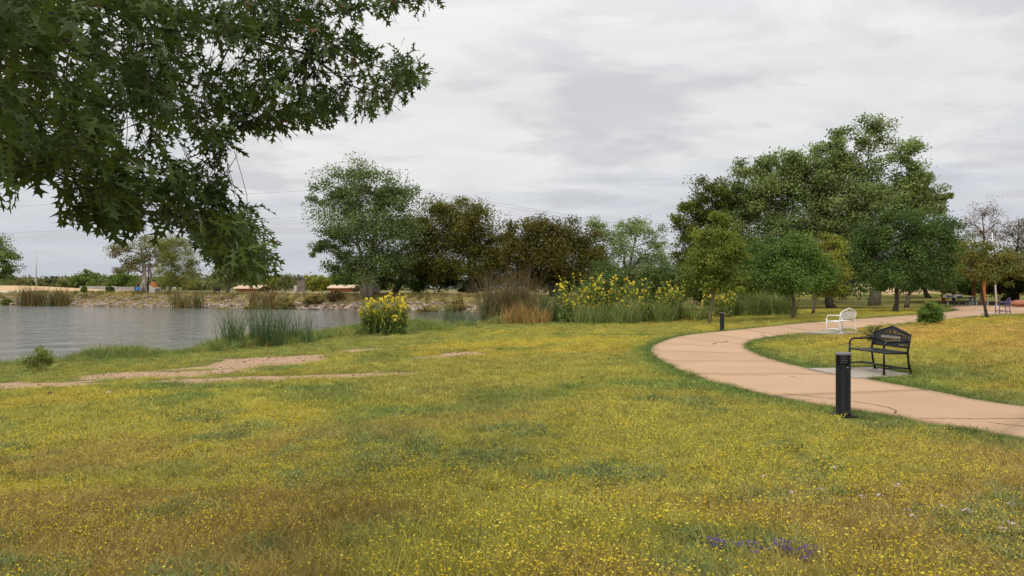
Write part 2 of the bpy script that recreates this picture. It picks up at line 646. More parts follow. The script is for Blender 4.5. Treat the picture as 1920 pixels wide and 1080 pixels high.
# ------------------------------------------------------------------ path outline (from measured ground points)
PAIRS = [((2500, 930), (2500, 862)), ((2200, 878), (2230, 822)), ((1920, 826), (1985, 777)), ((1690, 785), (1840, 755)), ((1500, 755), (1765, 740)), ((1400, 733), (1690, 726)),
         ((1320, 712), (1615, 712)), ((1270, 692), (1512, 693)), ((1237, 675), (1447, 676)), ((1221, 659), (1421, 666)),
         ((1231, 647), (1404, 657)), ((1262, 635), (1398, 649)), ((1300, 628), (1410, 641)), ((1360, 622), (1434, 635)),
         ((1425, 615), (1500, 627)), ((1500, 607.5), (1580, 619)), ((1560, 602.5), (1650, 613)), ((1630, 597.5), (1720, 605)),
         ((1715, 591.5), (1800, 598)), ((1772, 586), (1850, 593)), ((1793, 581), (1925, 590)), ((1782, 575.5), (2060, 586)), ((1800, 572), (2130, 578))]
_PO = np.array([G(*a)[:2] for a, b in PAIRS]); _PI = np.array([G(*b)[:2] for a, b in PAIRS])


def catmull(P, sub=8):
    P = np.vstack([2 * P[0] - P[1], P, 2 * P[-1] - P[-2]])
    out = []
    for i in range(1, len(P) - 2):
        for t in np.linspace(0, 1, sub, endpoint=False):
            a, b, c, d = P[i - 1], P[i], P[i + 1], P[i + 2]
            out.append(0.5 * (2 * b + (c - a) * t + (2 * a - 5 * b + 4 * c - d) * t * t + (3 * b - a - 3 * c + d) * t ** 3))
    out.append(P[-2])
    return np.array(out)


PO = catmull(_PO, 6); PI = catmull(_PI, 6)
PATH = np.vstack([PO, PI[::-1]])

# bench frames: near-rear corner and directions, measured
BENCH = {
    'black': dict(c=np.array([7.15, 15.62]), ang=R(97), pad=(-0.86, 0.86, -1.0, 0.42)),
    'white': dict(c=np.array([12.05, 29.3]), ang=R(42), pad=(-0.95, 0.95, -0.95, 0.45)),
    'purple': dict(c=np.array([27.35, 44.6]), ang=R(68), pad=(-0.95, 0.95, -0.9, 0.45)),
}


def local_rect(b):
    ca, sa = math.cos(b['ang']), math.sin(b['ang'])
    x0, x1, y0, y1 = b['pad']
    # local x along the bench, local +y to its back
    return [b['c'] + np.array([x * ca + y * sa, x * sa - y * ca]) for x, y in ((x0, y0), (x1, y0), (x1, y1), (x0, y1))]


PADS = {k: np.array(local_rect(b)) for k, b in BENCH.items()}


def dirt_mask(x, y):
    """bare earth: the trodden trail by the lake and a few scuffs (world metres)"""
    line = DIRT_LINE
    best = np.full(np.shape(x), 9.0)
    for (ax, ay, ra), (bx, by, rb) in zip(line[:-1], line[1:]):
        dx, dy = bx - ax, by - ay
        t = np.clip(((x - ax) * dx + (y - ay) * dy) / (dx * dx + dy * dy), 0, 1)
        d = np.hypot(x - ax - t * dx, y - ay - t * dy) / (ra + (rb - ra) * t)
        best = np.minimum(best, d)
    n = fbm(x, y, 0.55, 31)
    m = smooth(1.25, 0.65, best + (n - 0.5) * 2.0)
    m = m * smooth(0.40, 0.50, fbm(x, y, 0.24, 44, 3))
    for (cx_, cy_, rx, ry) in DIRT_SPOTS:
        d = np.hypot((x - cx_) / rx, (y - cy_) / ry) + (fbm(x, y, 1.3, 37) - 0.5) * 1.6
        m = np.maximum(m, smooth(1.15, 0.6, d))
    return m


DIRT_LINE = [(*G(px, py)[:2], r) for px, py, r in ((-160, 746, 1.2), (40, 724, 1.0), (130, 716, 0.6), (220, 709, 1.2), (330, 700, 1.5), (430, 687, 1.4), (520, 675, 1.2), (640, 660, 0.7), (700, 655, 0.5))]
DIRT_SPOTS = [(*G(30, 725)[:2], 2.6, 0.9), (*G(560, 708)[:2], 3.6, 0.8), (*G(290, 704)[:2], 2.6, 1.2), (*G(660, 704)[:2], 0.9, 0.4), (*G(430, 712)[:2], 1.0, 0.4), (*G(860, 665)[:2], 1.0, 1.2), (*G(805, 671)[:2], 0.8, 0.7), (*G(740, 632)[:2], 1.4, 0.7),
              (*G(470, 673)[:2], 1.8, 0.6), (*G(700, 657)[:2], 0.9, 0.4), (*G(960, 641)[:2], 0.8, 0.4), (*G(1460, 653)[:2], 0.35, 0.3)]


def masks(x, y):
    x = np.asarray(x, float); y = np.asarray(y, float)
    dl = sdist(LAKE, x, y); dp = sdist(PATH, x, y)
    dpad = np.min([sdist(p, x, y) for p in PADS.values()], 0)
    return dl, dp, dpad


def turf_color(x, y, dl, dp, dpad):
    """lawn colours in linear albedo"""
    n1 = fbm(x, y, 0.16, 3); n2 = fbm(x, y, 0.5, 7); n3 = fbm(x, y, 0.33, 13); n4 = fbm(x, y, 1.1, 19)
    yel = np.array([0.250, 0.208, 0.034]); oli = np.array([0.196, 0.182, 0.040]); grn = np.array([0.085, 0.125, 0.032])
    red = np.array([0.190, 0.122, 0.042]); blu = np.array([0.125, 0.145, 0.055]); dry = np.array([0.30, 0.215, 0.085])
    f = smooth(0.35, 0.62, n1)[:, None]
    c = oli * (1 - f) + yel * f
    w = (smooth(0.60, 0.72, n2) * 0.75)[:, None]; c = c * (1 - w) + grn * w
    near = smooth(13, 6, y)
    w = (smooth(0.54, 0.66, n3) * (0.15 + 0.45 * near))[:, None]; c = c * (1 - w) + red * w
    w = (smooth(0.66, 0.74, n4) * 0.45)[:, None]; c = c * (1 - w) + blu * w
    # right foreground and the mound behind the benches are drier
    w = (0.55 * smooth(2.0, 6.5, x) * smooth(14, 6, y) + 0.85 * smooth(8, 13, x) * smooth(44, 28, y) * smooth(10, 14, y))[:, None] * smooth(0.25, 0.5, n2)[:, None]
    c = c * (1 - w) + dry * np.array([0.92, 0.86, 0.6]) * w
    # greener where water runs off the concrete and along the lake
    e = np.minimum(np.abs(dp), np.abs(dpad) + 0.15)
    w = (smooth(1.0, 0.15, e + (n4 - 0.5) * 0.7) * 0.85)[:, None]; c = c * (1 - w) + grn * 1.05 * w
    lk = dl + (n2 - 0.5) * 9
    w = (smooth(10.5, 4.0, lk) * smooth(70, 55, y) * 0.75)[:, None]; c = c * (1 - w) + np.array([0.125, 0.145, 0.04]) * w
    # far bank: dry grass
    fb = smooth(72, 88, y) * smooth(25, 5, x)
    w = (fb * 0.95)[:, None]
    tan = np.array([0.255, 0.195, 0.072]) * (0.75 + 0.5 * n2)[:, None]
    c = c * (1 - w) + tan * w
    sand = (np.exp(-((x + 92) / 19) ** 2 - ((y - 146) / 10) ** 2) > 0.25) * 1.0 + (np.exp(-((x - 50) / 9) ** 2 - ((y - 112) / 10) ** 2) > 0.3)
    w = np.clip(sand, 0, 1)[:, None]; c = c * (1 - w) + np.array([0.60, 0.42, 0.23]) * w
    far = smooth(160, 220, np.hypot(x, y))[:, None]; c = c * (1 - far) + np.array([0.17, 0.15, 0.06]) * far
    return c


# ------------------------------------------------------------------ setting: ground, water, path
def graded(a, b, fine, lo, hi, g=1.12):
    mid_ = list(np.arange(lo, hi + 1e-6, fine))
    st = fine; v = lo; left = []
    while v > a:
        st *= g; v -= st; left.append(v)
    st = fine; v = hi; right = []
    while v < b:
        st *= g; v += st; right.append(v)
    return np.array(left[::-1] + mid_ + right)


gx = graded(-2500, 2500, 0.36, -16, 16, 1.06)
gy = graded(-60, 3500, 0.34, 2, 34, 1.026)
XX, YY = np.meshgrid(gx, gy)
xs, ys = XX.ravel(), YY.ravel()
zs = h(xs, ys)
dl, dp, dpad = masks(xs, ys)
gc = turf_color(xs, ys, dl, dp, dpad)
dm = dirt_mask(xs, ys)
gcol = np.c_[gc, dm]
nx, ny = len(gx), len(gy)
ii = (np.arange(ny - 1)[:, None] * nx + np.arange(nx - 1)[None]).ravel()
gf = np.stack([ii, ii + 1, ii + nx + 1, ii + nx], 1)

gm, n, l, b = newmat('turf_ground')
a = n.new('ShaderNodeAttribute'); a.attribute_name = 'tint'
t = n.new('ShaderNodeTexCoord')


def gn(scale, detail=4, rough=0.6):
    q = n.new('ShaderNodeTexNoise')
    q.inputs['Scale'].default_value = scale; q.inputs['Detail'].default_value = detail; q.inputs['Roughness'].default_value = rough
    l.new(t.outputs['Object'], q.inputs[0])
    return q.outputs[0]


def gr(fac, s):
    q = n.new('ShaderNodeValToRGB')
    for e, (p, c) in zip(q.color_ramp.elements, s):
        e.position = p; e.color = (*c, 1) if isinstance(c, tuple) else (c, c, c, 1)
    l.new(fac, q.inputs[0])
    return q.outputs[0]


def gmix(fac, c1_, c2_, blend='MIX'):
    q = n.new('ShaderNodeMix'); q.data_type = 'RGBA'; q.blend_type = blend
    for s_, v in ((0, fac), (6, c1_), (7, c2_)):
        if isinstance(v, (int, float)): q.inputs[s_].default_value = v
        elif isinstance(v, tuple): q.inputs[s_].default_value = (*v, 1)
        else: l.new(v, q.inputs[s_])
    return q.outputs[2]


spk = gr(gn(22, 5, 0.75), [(0.32, 0.55), (0.68, 1.35)])
mot = gr(gn(3.0, 6, 0.7), [(0.3, 0.72), (0.7, 1.22)])
col_ = gmix(1.0, a.outputs['Color'], spk, 'MULTIPLY')
col_ = gmix(1.0, col_, mot, 'MULTIPLY')
soil = gmix(gr(gn(5, 6, 0.7), [(0.3, 0.0), (0.7, 1.0)]), (0.39, 0.245, 0.145), (0.51, 0.345, 0.215))
soil = gmix(gr(gn(60, 3, 0.7), [(0.35, 0.0), (0.75, 0.6)]), soil, (0.30, 0.19, 0.115))
edge = gr(gmix(0.52, a.outputs['Alpha'], gn(4.5, 6, 0.75)), [(0.45, 0.0), (0.55, 1.0)])
dmul = n.new('ShaderNodeMath'); dmul.operation = 'MULTIPLY'
gt = n.new('ShaderNodeMath'); gt.operation = 'GREATER_THAN'; gt.inputs[1].default_value = 0.04
l.new(a.outputs['Alpha'], gt.inputs[0]); l.new(edge, dmul.inputs[0]); l.new(gt.outputs[0], dmul.inputs[1])
col_ = gmix(dmul.outputs[0], col_, soil)
l.new(col_, b.inputs['Base Color'])
b.inputs['Roughness'].default_value = 0.95
b.inputs['Specular IOR Level'].default_value = 0.15
bp = n.new('ShaderNodeBump'); bp.inputs['Strength'].default_value = 0.8; bp.inputs['Distance'].default_value = 0.05
l.new(gn(14, 6, 0.75), bp.inputs['Height']); l.new(bp.outputs[0], b.inputs['Normal'])
ground = obj_np('ground', np.c_[xs, ys, zs], gf, gm, None, gcol, True)
tag(ground, kind='structure')

# water
wm, n, l, b = newmat('lake_water')
t = n.new('ShaderNodeTexCoord')
b.inputs['Base Color'].default_value = (0.105, 0.108, 0.095, 1)
b.inputs['Roughness'].default_value = 0.07
b.inputs['IOR'].default_value = 1.33
b.inputs['Specular IOR Level'].default_value = 0.5


def wv(scale, sx, sy, detail, dist):
    m = n.new('ShaderNodeMapping'); m.inputs['Scale'].default_value = (sx, sy, 1); m.inputs['Rotation'].default_value = (0, 0, 0.12)
    l.new(t.outputs['Object'], m.inputs[0])
    q = n.new('ShaderNodeTexNoise'); q.inputs['Scale'].default_value = scale; q.inputs['Detail'].default_value = detail
    q.inputs['Roughness'].default_value = 0.62; q.inputs['Distortion'].default_value = dist
    l.new(m.outputs[0], q.inputs[0])
    return q.outputs[0]


b1 = n.new('ShaderNodeBump'); b1.inputs['Strength'].default_value = 0.55; b1.inputs['Distance'].default_value = 1.1
l.new(wv(1.0, 0.50, 0.36, 5, 0.5), b1.inputs['Height'])
b2 = n.new('ShaderNodeBump'); b2.inputs['Strength'].default_value = 0.45; b2.inputs['Distance'].default_value = 0.11
l.new(wv(3.6, 0.5, 1.0, 4, 0.5), b2.inputs['Height'])
l.new(b1.outputs[0], b2.inputs['Normal'])
l.new(b2.outputs[0], b.inputs['Normal'])
wx = np.linspace(-240, 30, 70); wy = np.linspace(2, 135, 60)
WX, WY = np.meshgrid(wx, wy)
ii = (np.arange(59)[:, None] * 70 + np.arange(69)[None]).ravel()
lake = obj_np('lake_water', np.c_[WX.ravel(), WY.ravel(), np.full(WX.size, WATER)], np.stack([ii, ii + 1, ii + 71, ii + 70], 1), wm)
# keep only faces that touch the lake or its banks
bm = bmesh.new(); bm.from_mesh(lake.data)
fc = np.array([f.calc_center_median()[:2] for f in bm.faces])
dd = sdist(LAKE, fc[:, 0], fc[:, 1])
bm.faces.ensure_lookup_table()
bmesh.ops.delete(bm, geom=[bm.faces[i] for i in np.nonzero(dd > 3.5)[0]], context='FACES')
bm.to_mesh(lake.data); bm.free()
tag(lake, kind='structure')

# path: slabs of tan concrete with narrow joints over a darker bed
cm, n, l, b = newmat('tan_concrete')
t = n.new('ShaderNodeTexCoord')
big_ = gr(gn(0.7, 5, 0.6), [(0.3, 0.0), (0.72, 1.0)])
c_ = gmix(big_, (0.45, 0.290, 0.175), (0.51, 0.338, 0.21))
c_ = gmix(gr(gn(6, 6, 0.75), [(0.45, 0.0), (0.8, 0.45)]), c_, (0.38, 0.245, 0.15))
c_ = gmix(gr(gn(120, 3, 0.7), [(0.4, 0.0), (0.8, 0.5)]), c_, (0.30, 0.19, 0.12))
oi_ = n.new('ShaderNodeObjectInfo')
mr_ = n.new('ShaderNodeMapRange'); mr_.inputs[3].default_value = 0.93; mr_.inputs[4].default_value = 1.06
l.new(oi_.outputs['Random'], mr_.inputs[0])
c_ = gmix(1.0, c_, mr_.outputs[0], 'MULTIPLY')
c_ = gmix(gr(gn(1.6, 7, 0.8), [(0.56, 0.0), (0.74, 0.5)]), c_, (0.36, 0.235, 0.15))
c_ = gmix(gr(gn(2.3, 7, 0.75), [(0.60, 0.0), (0.78, 0.45)]), c_, (0.56, 0.40, 0.27))
l.new(c_, b.inputs['Base Color']); b.inputs['Roughness'].default_value = 0.9; b.inputs['Specular IOR Level'].default_value = 0.2
bp = n.new('ShaderNodeBump'); bp.inputs['Strength'].default_value = 0.25; bp.inputs['Distance'].default_value = 0.01
l.new(gn(90, 4, 0.7), bp.inputs['Height']); l.new(bp.outputs[0], b.inputs['Normal'])

path = empty('path', (0, 0, 0))
tag(path, kind='structure')


def strip(o, i_, lift, thick, across=8):
    """solid strip between two polylines, draped on the terrain"""
    m = len(o)
    t_ = np.linspace(0, 1, across + 1)
    P = o[:, None, :] * (1 - t_)[None, :, None] + i_[:, None, :] * t_[None, :, None]
    Z = h(P[..., 0], P[..., 1], False) + lift
    topv = np.concatenate([P, Z[..., None]], -1).reshape(-1, 3)
    botv = topv - np.array([0, 0, thick])
    w = across + 1
    ii = (np.arange(m - 1)[:, None] * w + np.arange(across)[None]).ravel()
    top_f = np.stack([ii, ii + 1, ii + w + 1, ii + w], 1)
    N = len(topv)
    rim = [k for k in range(across)] + [r * w + across for r in range(m - 1)] + [(m - 1) * w + k for k in range(across, 0, -1)] + [r * w for r in range(m - 1, 0, -1)]
    rf = [(rim[k], rim[k] + N, rim[(k + 1) % len(rim)] + N, rim[(k + 1) % len(rim)]) for k in range(len(rim))]
    f = np.vstack([top_f, np.array(rf)])
    a_, b_ = o[0] - i_[0], o[1] - o[0]
    if a_[0] * b_[1] - a_[1] * b_[0] < 0:
        f = f[:, ::-1]
    return np.vstack([topv, botv]), f


s_mid = np.r_[0, np.cumsum(np.linalg.norm(np.diff((PO + PI) / 2, axis=0), axis=1))]


def edge_at(s_):
    return (np.stack([np.interp(s_, s_mid, PO[:, k]) for k in (0, 1)], -1), np.stack([np.interp(s_, s_mid, PI[:, k]) for k in (0, 1)], -1))


s0 = 0.0
while s0 < s_mid[-1] - 0.5:
    s1 = min(s0 + 3.1, s_mid[-1])
    ss = np.linspace(s0 + 0.004, s1 - 0.004, 9)
    o_, i_ = edge_at(ss)
    v, f = strip(o_, i_, 0.035 + random.uniform(-0.003, 0.003), 0.10)
    obj_np('slab', v, f, cm, path)
    s0 = s1
o_, i_ = edge_at(np.linspace(0.02, s_mid[-1] - 0.02, 160))
v, f = strip(o_, i_, 0.018, 0.05)
obj_np('joint_bed', v, f, mat('joint_dirt', (0.34, 0.21, 0.13), 0.95), path)


def crack(pts, wid):
    P = np.array([G(*p)[:2] for p in pts])
    Q = []
    for a_, b_ in zip(P[:-1], P[1:]):
        for t_ in np.linspace(0, 1, 7, endpoint=False):
            Q.append(a_ + (b_ - a_) * t_ + rng.normal(size=2) * 0.008)
    Q = np.array(Q + [P[-1]])
    d = np.gradient(Q, axis=0); d /= np.linalg.norm(d, axis=1, keepdims=True)
    nn = np.c_[-d[:, 1], d[:, 0]]
    w = (wid * 0.7 * (0.4 + 0.9 * rng.random(len(Q))))[:, None]; w[0] *= 0.2; w[-1] *= 0.2
    v, f = strip(Q + nn * w, Q - nn * w, 0.0405, 0.0015, 1)
    obj_np('crack', v, f, mat('crack_soil', (0.10, 0.05, 0.028), 0.95), path)


crack([(1462, 742), (1500, 745), (1560, 752), (1600, 757), (1640, 764), (1665, 769), (1679, 774), (1677, 782)], 0.012)
crack([(1728, 790), (1780, 790), (1830, 791), (1920, 790), (2000, 789)], 0.011)
crack([(1852, 797), (1880, 801), (1925, 806)], 0.008)
crack([(1352, 707), (1395, 708), (1440, 708)], 0.010)
crack([(1480, 709), (1490, 711), (1505, 712)], 0.012)
crack([(1335, 648), (1343, 645), (1356, 644), (1366, 641)], 0.035)
crack([(1240, 650), (1270, 649), (1330, 649)], 0.015)

pad_m = mat('grey_concrete', (0.33, 0.285, 0.23), 0.9, var=0.12, scale=3, bump=0.2, bscale=60)
PADZ = {}
for k, bnc in BENCH.items():
    P = PADS[k]
    z = max(H(*p) for p in P)
    z = 0.5 * z + 0.5 * H(*bnc['c']) + 0.025
    z += {'white': 0.05, 'purple': 0.05}.get(k, 0.0)
    PADZ[k] = z
    mb = MB()
    mb.add([(p[0], p[1], z - 0.25) for p in P] + [(p[0], p[1], z) for p in P],
           [(3, 2, 1, 0), (4, 5, 6, 7), (0, 1, 5, 4), (1, 2, 6, 5), (2, 3, 7, 6), (3, 0, 4, 7)])
    o = mb.build('bench_pad', pad_m, None, bevel=0.012)
    tag(o, kind='structure')

# far road along the opposite bank
fr = np.array([(-170, 133), (-100, 134), (-70, 133), (-50, 129), (-30, 124), (-14, 112), (-4, 108)], float)
fr = catmull(fr, 6)
d = np.gradient(fr, axis=0); d /= np.linalg.norm(d, axis=1, keepdims=True); nn = np.c_[-d[:, 1], d[:, 0]]
v, f = strip(fr + nn * 1.6, fr - nn * 1.6, 0.06, 0.2, 2)
tag(obj_np('road', v, f, mat('pale_road', (0.52, 0.45, 0.36), 0.9, var=0.15, scale=0.5)), kind='structure')

# ------------------------------------------------------------------ bollards
def bollard(px, py, label, hgt=0.86):
    p = G(px, py)
    root = empty('bollard_light', p)
    tag(root, label, 'bollard', 'black bollard lights along the path')
    k = hgt / 0.9
    blk = mat('bollard_black', (0.006, 0.006, 0.0065), 0.5, var=0.2, scale=3, spec=0.2)
    MB().box((-0.15 * k, -0.15 * k, -0.12), (0.15 * k, 0.15 * k, 0.028)).build('base_plate', blk, root, bevel=0.008)
    MB().lathe([(0.104 * k, 0.02), (0.108 * k, 0.05), (0.100 * k, 0.06), (0.100 * k, 0.735 * k), (0.096 * k, 0.742 * k)], 28).build('shaft', blk, root, True)
    MB().lathe([(0.074 * k, 0.74 * k), (0.074 * k, 0.872 * k)], 20).build('lens', mat('lamp_lens', (0.55, 0.55, 0.54), 0.3, var=0.08), root, True)
    for i in range(4):
        z = (0.757 + i * 0.030) * k
        MB().lathe([(0.078 * k, z - 0.003), (0.110 * k, z - 0.008), (0.114 * k, z - 0.005), (0.110 * k, z + 0.001), (0.078 * k, z + 0.006)], 28).build('louvre', blk, root, True)
    for i in range(4):
        an = i * math.pi / 2 + 0.5
        MB().box((-0.008, -0.012, 0.74 * k), (0.008, 0.012, 0.874 * k), Matrix.Translation((0.100 * k * math.cos(an), 0.100 * k * math.sin(an), 0)) @ Matrix.Rotation(an, 4, 'Z')).build('strut', blk, root)
    MB().lathe([(0.112 * k, 0.868 * k), (0.115 * k, 0.876 * k), (0.113 * k, 0.895 * k), (0.100 * k, 0.903 * k), (0.0, 0.905 * k)], 28).build(
        'cap', mat('bollard_cap', (0.16, 0.145, 0.15), 0.45, var=0.25, scale=14, metal=0.3), root, True)
    sc = MB().lathe([(0.008, 0), (0.008, 0.004), (0.0, 0.005)], 8).build('screw', mat('bright_screw', (0.75, 0.75, 0.75), 0.3, metal=0.8), root)
    sc.rotation_euler = (R(90), 0, 0); sc.location = (0.02, -0.0975 * k, 0.70 * k)
    return root


bollard(1581, 781, 'tall black bollard light with louvred top in front of the black bench')
bollard(1354, 621, 'small black bollard light at the far path edge beside a young tree')


# ------------------------------------------------------------------ benches
def panel_mesh(maskf, x0, x1, z0, z1, cell, th):
    nx_, nz_ = int(round((x1 - x0) / cell)), int(round((z1 - z0) / cell))
    cx_ = x0 + (np.arange(nx_) + 0.5) * cell; cz_ = z0 + (np.arange(nz_) + 0.5) * cell
    M = np.array([[maskf(a_, c_) for a_ in cx_] for c_ in cz_])
    vid = {}; V = []; Fq = []

    def vert(i, j, s_):
        key = (i, j, s_)
        if key not in vid:
            vid[key] = len(V)
            z = z0 + j * cell
            V.append((x0 + i * cell, 0.235 + (z - 0.45) * 0.17 + s_ * th, z))
        return vid[key]
    for j in range(nz_):
        for i in range(nx_):
            if not M[j, i]: continue
            Fq.append((vert(i, j, 0), vert(i + 1, j, 0), vert(i + 1, j + 1, 0), vert(i, j + 1, 0)))
            Fq.append((vert(i, j + 1, 1), vert(i + 1, j + 1, 1), vert(i + 1, j, 1), vert(i, j, 1)))
            for di, dj, e in ((-1, 0, ((i, j), (i, j + 1))), (1, 0, ((i + 1, j + 1), (i + 1, j))), (0, -1, ((i + 1, j), (i, j))), (0, 1, ((i, j + 1), (i + 1, j + 1)))):
                a_, b_ = i + di, j + dj
                if a_ < 0 or b_ < 0 or a_ >= nx_ or b_ >= nz_ or not M[b_, a_]:
                    (p0, q0), (p1, q1) = e
                    Fq.append((vert(p0, q0, 1), vert(p1, q1, 1), vert(p1, q1, 0), vert(p0, q0, 0)))
    return np.array(V), np.array(Fq)


HALF = 0.59


def gable(x):
    return 0.735 + 0.145 * (1 - abs(x) / HALF)


def mask_black(x, z):
    g_ = gable(x)
    if z > g_: return False
    if z > g_ - 0.035 or abs(x) > HALF - 0.03 or z < 0.515: return True
    u = (x + 0.6) / 0.042
    fu = u - math.floor(u); k = int(math.floor(u))
    if 0.715 + 0.05 * (1 - (x / 0.55) ** 2) * 0.5 < z < g_ - 0.05 and abs(x) < 0.52:
        if (k * 7) % 11 == 3: return fu < 0.75
        return fu < 0.42 or ((z * 83 + k * 1.7) % 3.1 < 0.6)
    if 0.585 < z < 0.64 and -0.34 < x < 0.30:
        return fu < 0.38 or (0.608 < z < 0.618 and k % 3 == 1)
    if 0.65 < z < 0.705 and -0.34 < x < 0.30:
        return True
    if -0.56 < x < -0.38 and 0.52 < z < 0.60:
        return abs(((x + 0.47) * 3 + (z - 0.52)) % 0.075 - 0.04) < 0.02 or z > 0.60 - abs(x + 0.47) * 0.7
    if 0.35 < x < 0.55 and 0.67 < z < 0.74:
        return math.sin(x * 140) * math.cos(z * 120) < 0.25
    if 0.28 < x < 0.54 and 0.53 < z < 0.56:
        return fu < 0.35
    return True


def mask_white(x, z):
    g_ = gable(x)
    if z > g_: return False
    if z > g_ - 0.03 or abs(x) > HALF - 0.03: return True
    if z > 0.755 + 0.02 * math.cos(x * 5): return False
    if z < 0.535: return False
    u = (x + 0.6) / 0.05; fu = u - math.floor(u); k = int(math.floor(u))
    if 0.665 < z < 0.715 and abs(x) < 0.42: return fu < 0.55 or (z * 91 + k) % 2.3 < 0.7
    if 0.585 < z < 0.615 and -0.1 < x < 0.4: return fu < 0.6
    return True


def mask_purple(x, z):
    g_ = gable(x)
    if z > g_: return False
    if z > g_ - 0.035 or abs(x) > HALF - 0.03: return True
    if z < 0.52: return True
    return ((x + 1) % 0.05 > 0.018) or ((z + 1) % 0.06 < 0.02)


def bench(key, label, color, maskf, rough=0.35, metal=0.0, extra=None):
    bn = BENCH[key]
    root = empty('park_bench', (*bn['c'], PADZ[key]), bn['ang'] + math.pi)
    tag(root, label, 'bench', 'metal park benches with gabled backs')
    m = mat(key + '_bench_paint', color, rough, metal, var=0.14, scale=5, bump=0.04, bscale=150, spec=0.3)
    xe = HALF + 0.005
    r_ = 0.021
    for sx in (-1, 1):
        x = sx * xe
        # front leg running up into a bent arm
        MB().tube([(x, -0.25, 0), (x, -0.25, 0.50)], r_, 10).build('leg', m, root, True)
        arc = [(x, -0.25, 0.495)] + [(x, -0.25 + 0.10 * (1 - math.cos(a_)), 0.52 + 0.10 * math.sin(a_)) for a_ in np.linspace(0, math.pi / 2, 7)] + [(x, 0.05, 0.622), (x, 0.255, 0.622)]
        MB().tube(arc, r_ * 0.98, 10).build('armrest', m, root, True)
        # kicked rear leg up to the gable corner
        MB().tube([(x, 0.30, 0), (x, 0.245, 0.22), (x, 0.225, 0.42), (x, 0.245, 0.53), (x, 0.283, 0.74)], r_, 10).build('leg', m, root, True)
        MB().tube([(x, -0.25, 0.412), (x, 0.0, 0.405), (x, 0.228, 0.40)], r_ * 0.9, 8).build('seat_rail', m, root, True)
        MB().tube([(x, -0.25, 0.115), (x, -0.1, 0.135), (x, 0.05, 0.138), (x, 0.268, 0.115)], r_ * 0.85, 8).build('side_stretcher', m, root, True)
        for yy in (-0.25, 0.30):
            MB().box((x - 0.04, yy - 0.035, 0.0), (x + 0.04, yy + 0.035, 0.012)).build('foot_plate', m, root)
    MB().tube([(-xe, 0.02, 0.137), (0, 0.02, 0.137), (xe, 0.02, 0.137)], r_ * 0.85, 8).build('long_stretcher', m, root, True)
    # seat: strap slats over a thin rolled edge
    for i in range(9):
        y = -0.235 + i * 0.055
        z = 0.425 - 0.012 * math.sin(i / 8 * math.pi)
        MB().box((-xe + 0.01, y - 0.023, z - 0.006), (xe - 0.01, y + 0.023, z + 0.006)).build('seat_slat', m, root, bevel=0.003)
    MB().tube([(-xe, -0.262, 0.415), (xe, -0.262, 0.415)], 0.016, 8).build('seat_edge', m, root, True)
    v, f = panel_mesh(maskf, -HALF, HALF, 0.50, 0.892, 0.0098, 0.008)
    bp_ = obj_np('back_panel', v, f, m, root)
    yb = lambda z: 0.239 + (z - 0.45) * 0.17
    MB().tube([(-xe, yb(0.745), 0.745), (0, yb(0.89), 0.89)], 0.017, 8).build('top_rail', m, root, True)
    MB().tube([(xe, yb(0.745), 0.745), (0, yb(0.89), 0.89)], 0.017, 8).build('top_rail', m, root, True)
    MB().tube([(-xe, yb(0.50), 0.50), (xe, yb(0.50), 0.50)], 0.013, 8).build('back_rail', m, root, True)
    if extra:
        pm = mat('name_plate', (0.23, 0.20, 0.16), 0.45, var=0.3, scale=25)
        zz = (0.653, 0.702)
        MB().add
        mb = MB()
        mb.add([(-0.335, yb(zz[0]) - 0.012, zz[0]), (0.295, yb(zz[0]) - 0.012, zz[0]), (0.295, yb(zz[1]) - 0.012, zz[1]), (-0.335, yb(zz[1]) - 0.012, zz[1]),
                (-0.335, yb(zz[0]) - 0.004, zz[0]), (0.295, yb(zz[0]) - 0.004, zz[0]), (0.295, yb(zz[1]) - 0.004, zz[1]), (-0.335, yb(zz[1]) - 0.004, zz[1])],
               [(0, 1, 2, 3), (7, 6, 5, 4), (0, 4, 5, 1), (1, 5, 6, 2), (2, 6, 7, 3), (3, 7, 4, 0)])
        mb.build('name_plate', pm, root)
    return root


bench('black', 'black metal bench with cut-out lettered gable back beside the near bollard', (0.010, 0.009, 0.011), mask_black, 0.3, 0.0, True)
bench('white', 'white painted metal bench seen from behind at the path bend', (0.78, 0.77, 0.75), mask_white, 0.4)
bench('purple', 'purple metal bench in the distance near the red boulder', (0.10, 0.065, 0.17), mask_purple, 0.4)


# ------------------------------------------------------------------ trees
GREY_GREEN = [(0.076, 0.108, 0.038, 3), (0.056, 0.086, 0.029, 3), (0.108, 0.140, 0.060, 0.8), (0.105, 0.125, 0.036, 0.8)]
MID_GREEN = [(0.055, 0.100, 0.022, 3), (0.075, 0.125, 0.025, 2), (0.035, 0.065, 0.018, 2)]
OLIVE = [(0.090, 0.120, 0.022, 3), (0.118, 0.145, 0.028, 2), (0.062, 0.088, 0.02, 2)]
BROWN_GREEN = [(0.084, 0.084, 0.016, 3), (0.060, 0.068, 0.014, 3), (0.108, 0.088, 0.018, 1.2), (0.045, 0.055, 0.014, 2)]
RUSSET = [(0.066, 0.059, 0.013, 3), (0.052, 0.054, 0.012, 3), (0.084, 0.064, 0.016, 1.0), (0.04, 0.045, 0.012, 2)]
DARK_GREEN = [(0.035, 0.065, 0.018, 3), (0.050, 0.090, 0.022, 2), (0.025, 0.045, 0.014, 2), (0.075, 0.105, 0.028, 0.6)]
YELLOW_GREEN = [(0.13, 0.145, 0.025, 3), (0.17, 0.165, 0.032, 1.5), (0.09, 0.11, 0.022, 2)]
BARE = [(0.10, 0.065, 0.04, 2), (0.075, 0.05, 0.035, 2), (0.13, 0.075, 0.035, 1)]

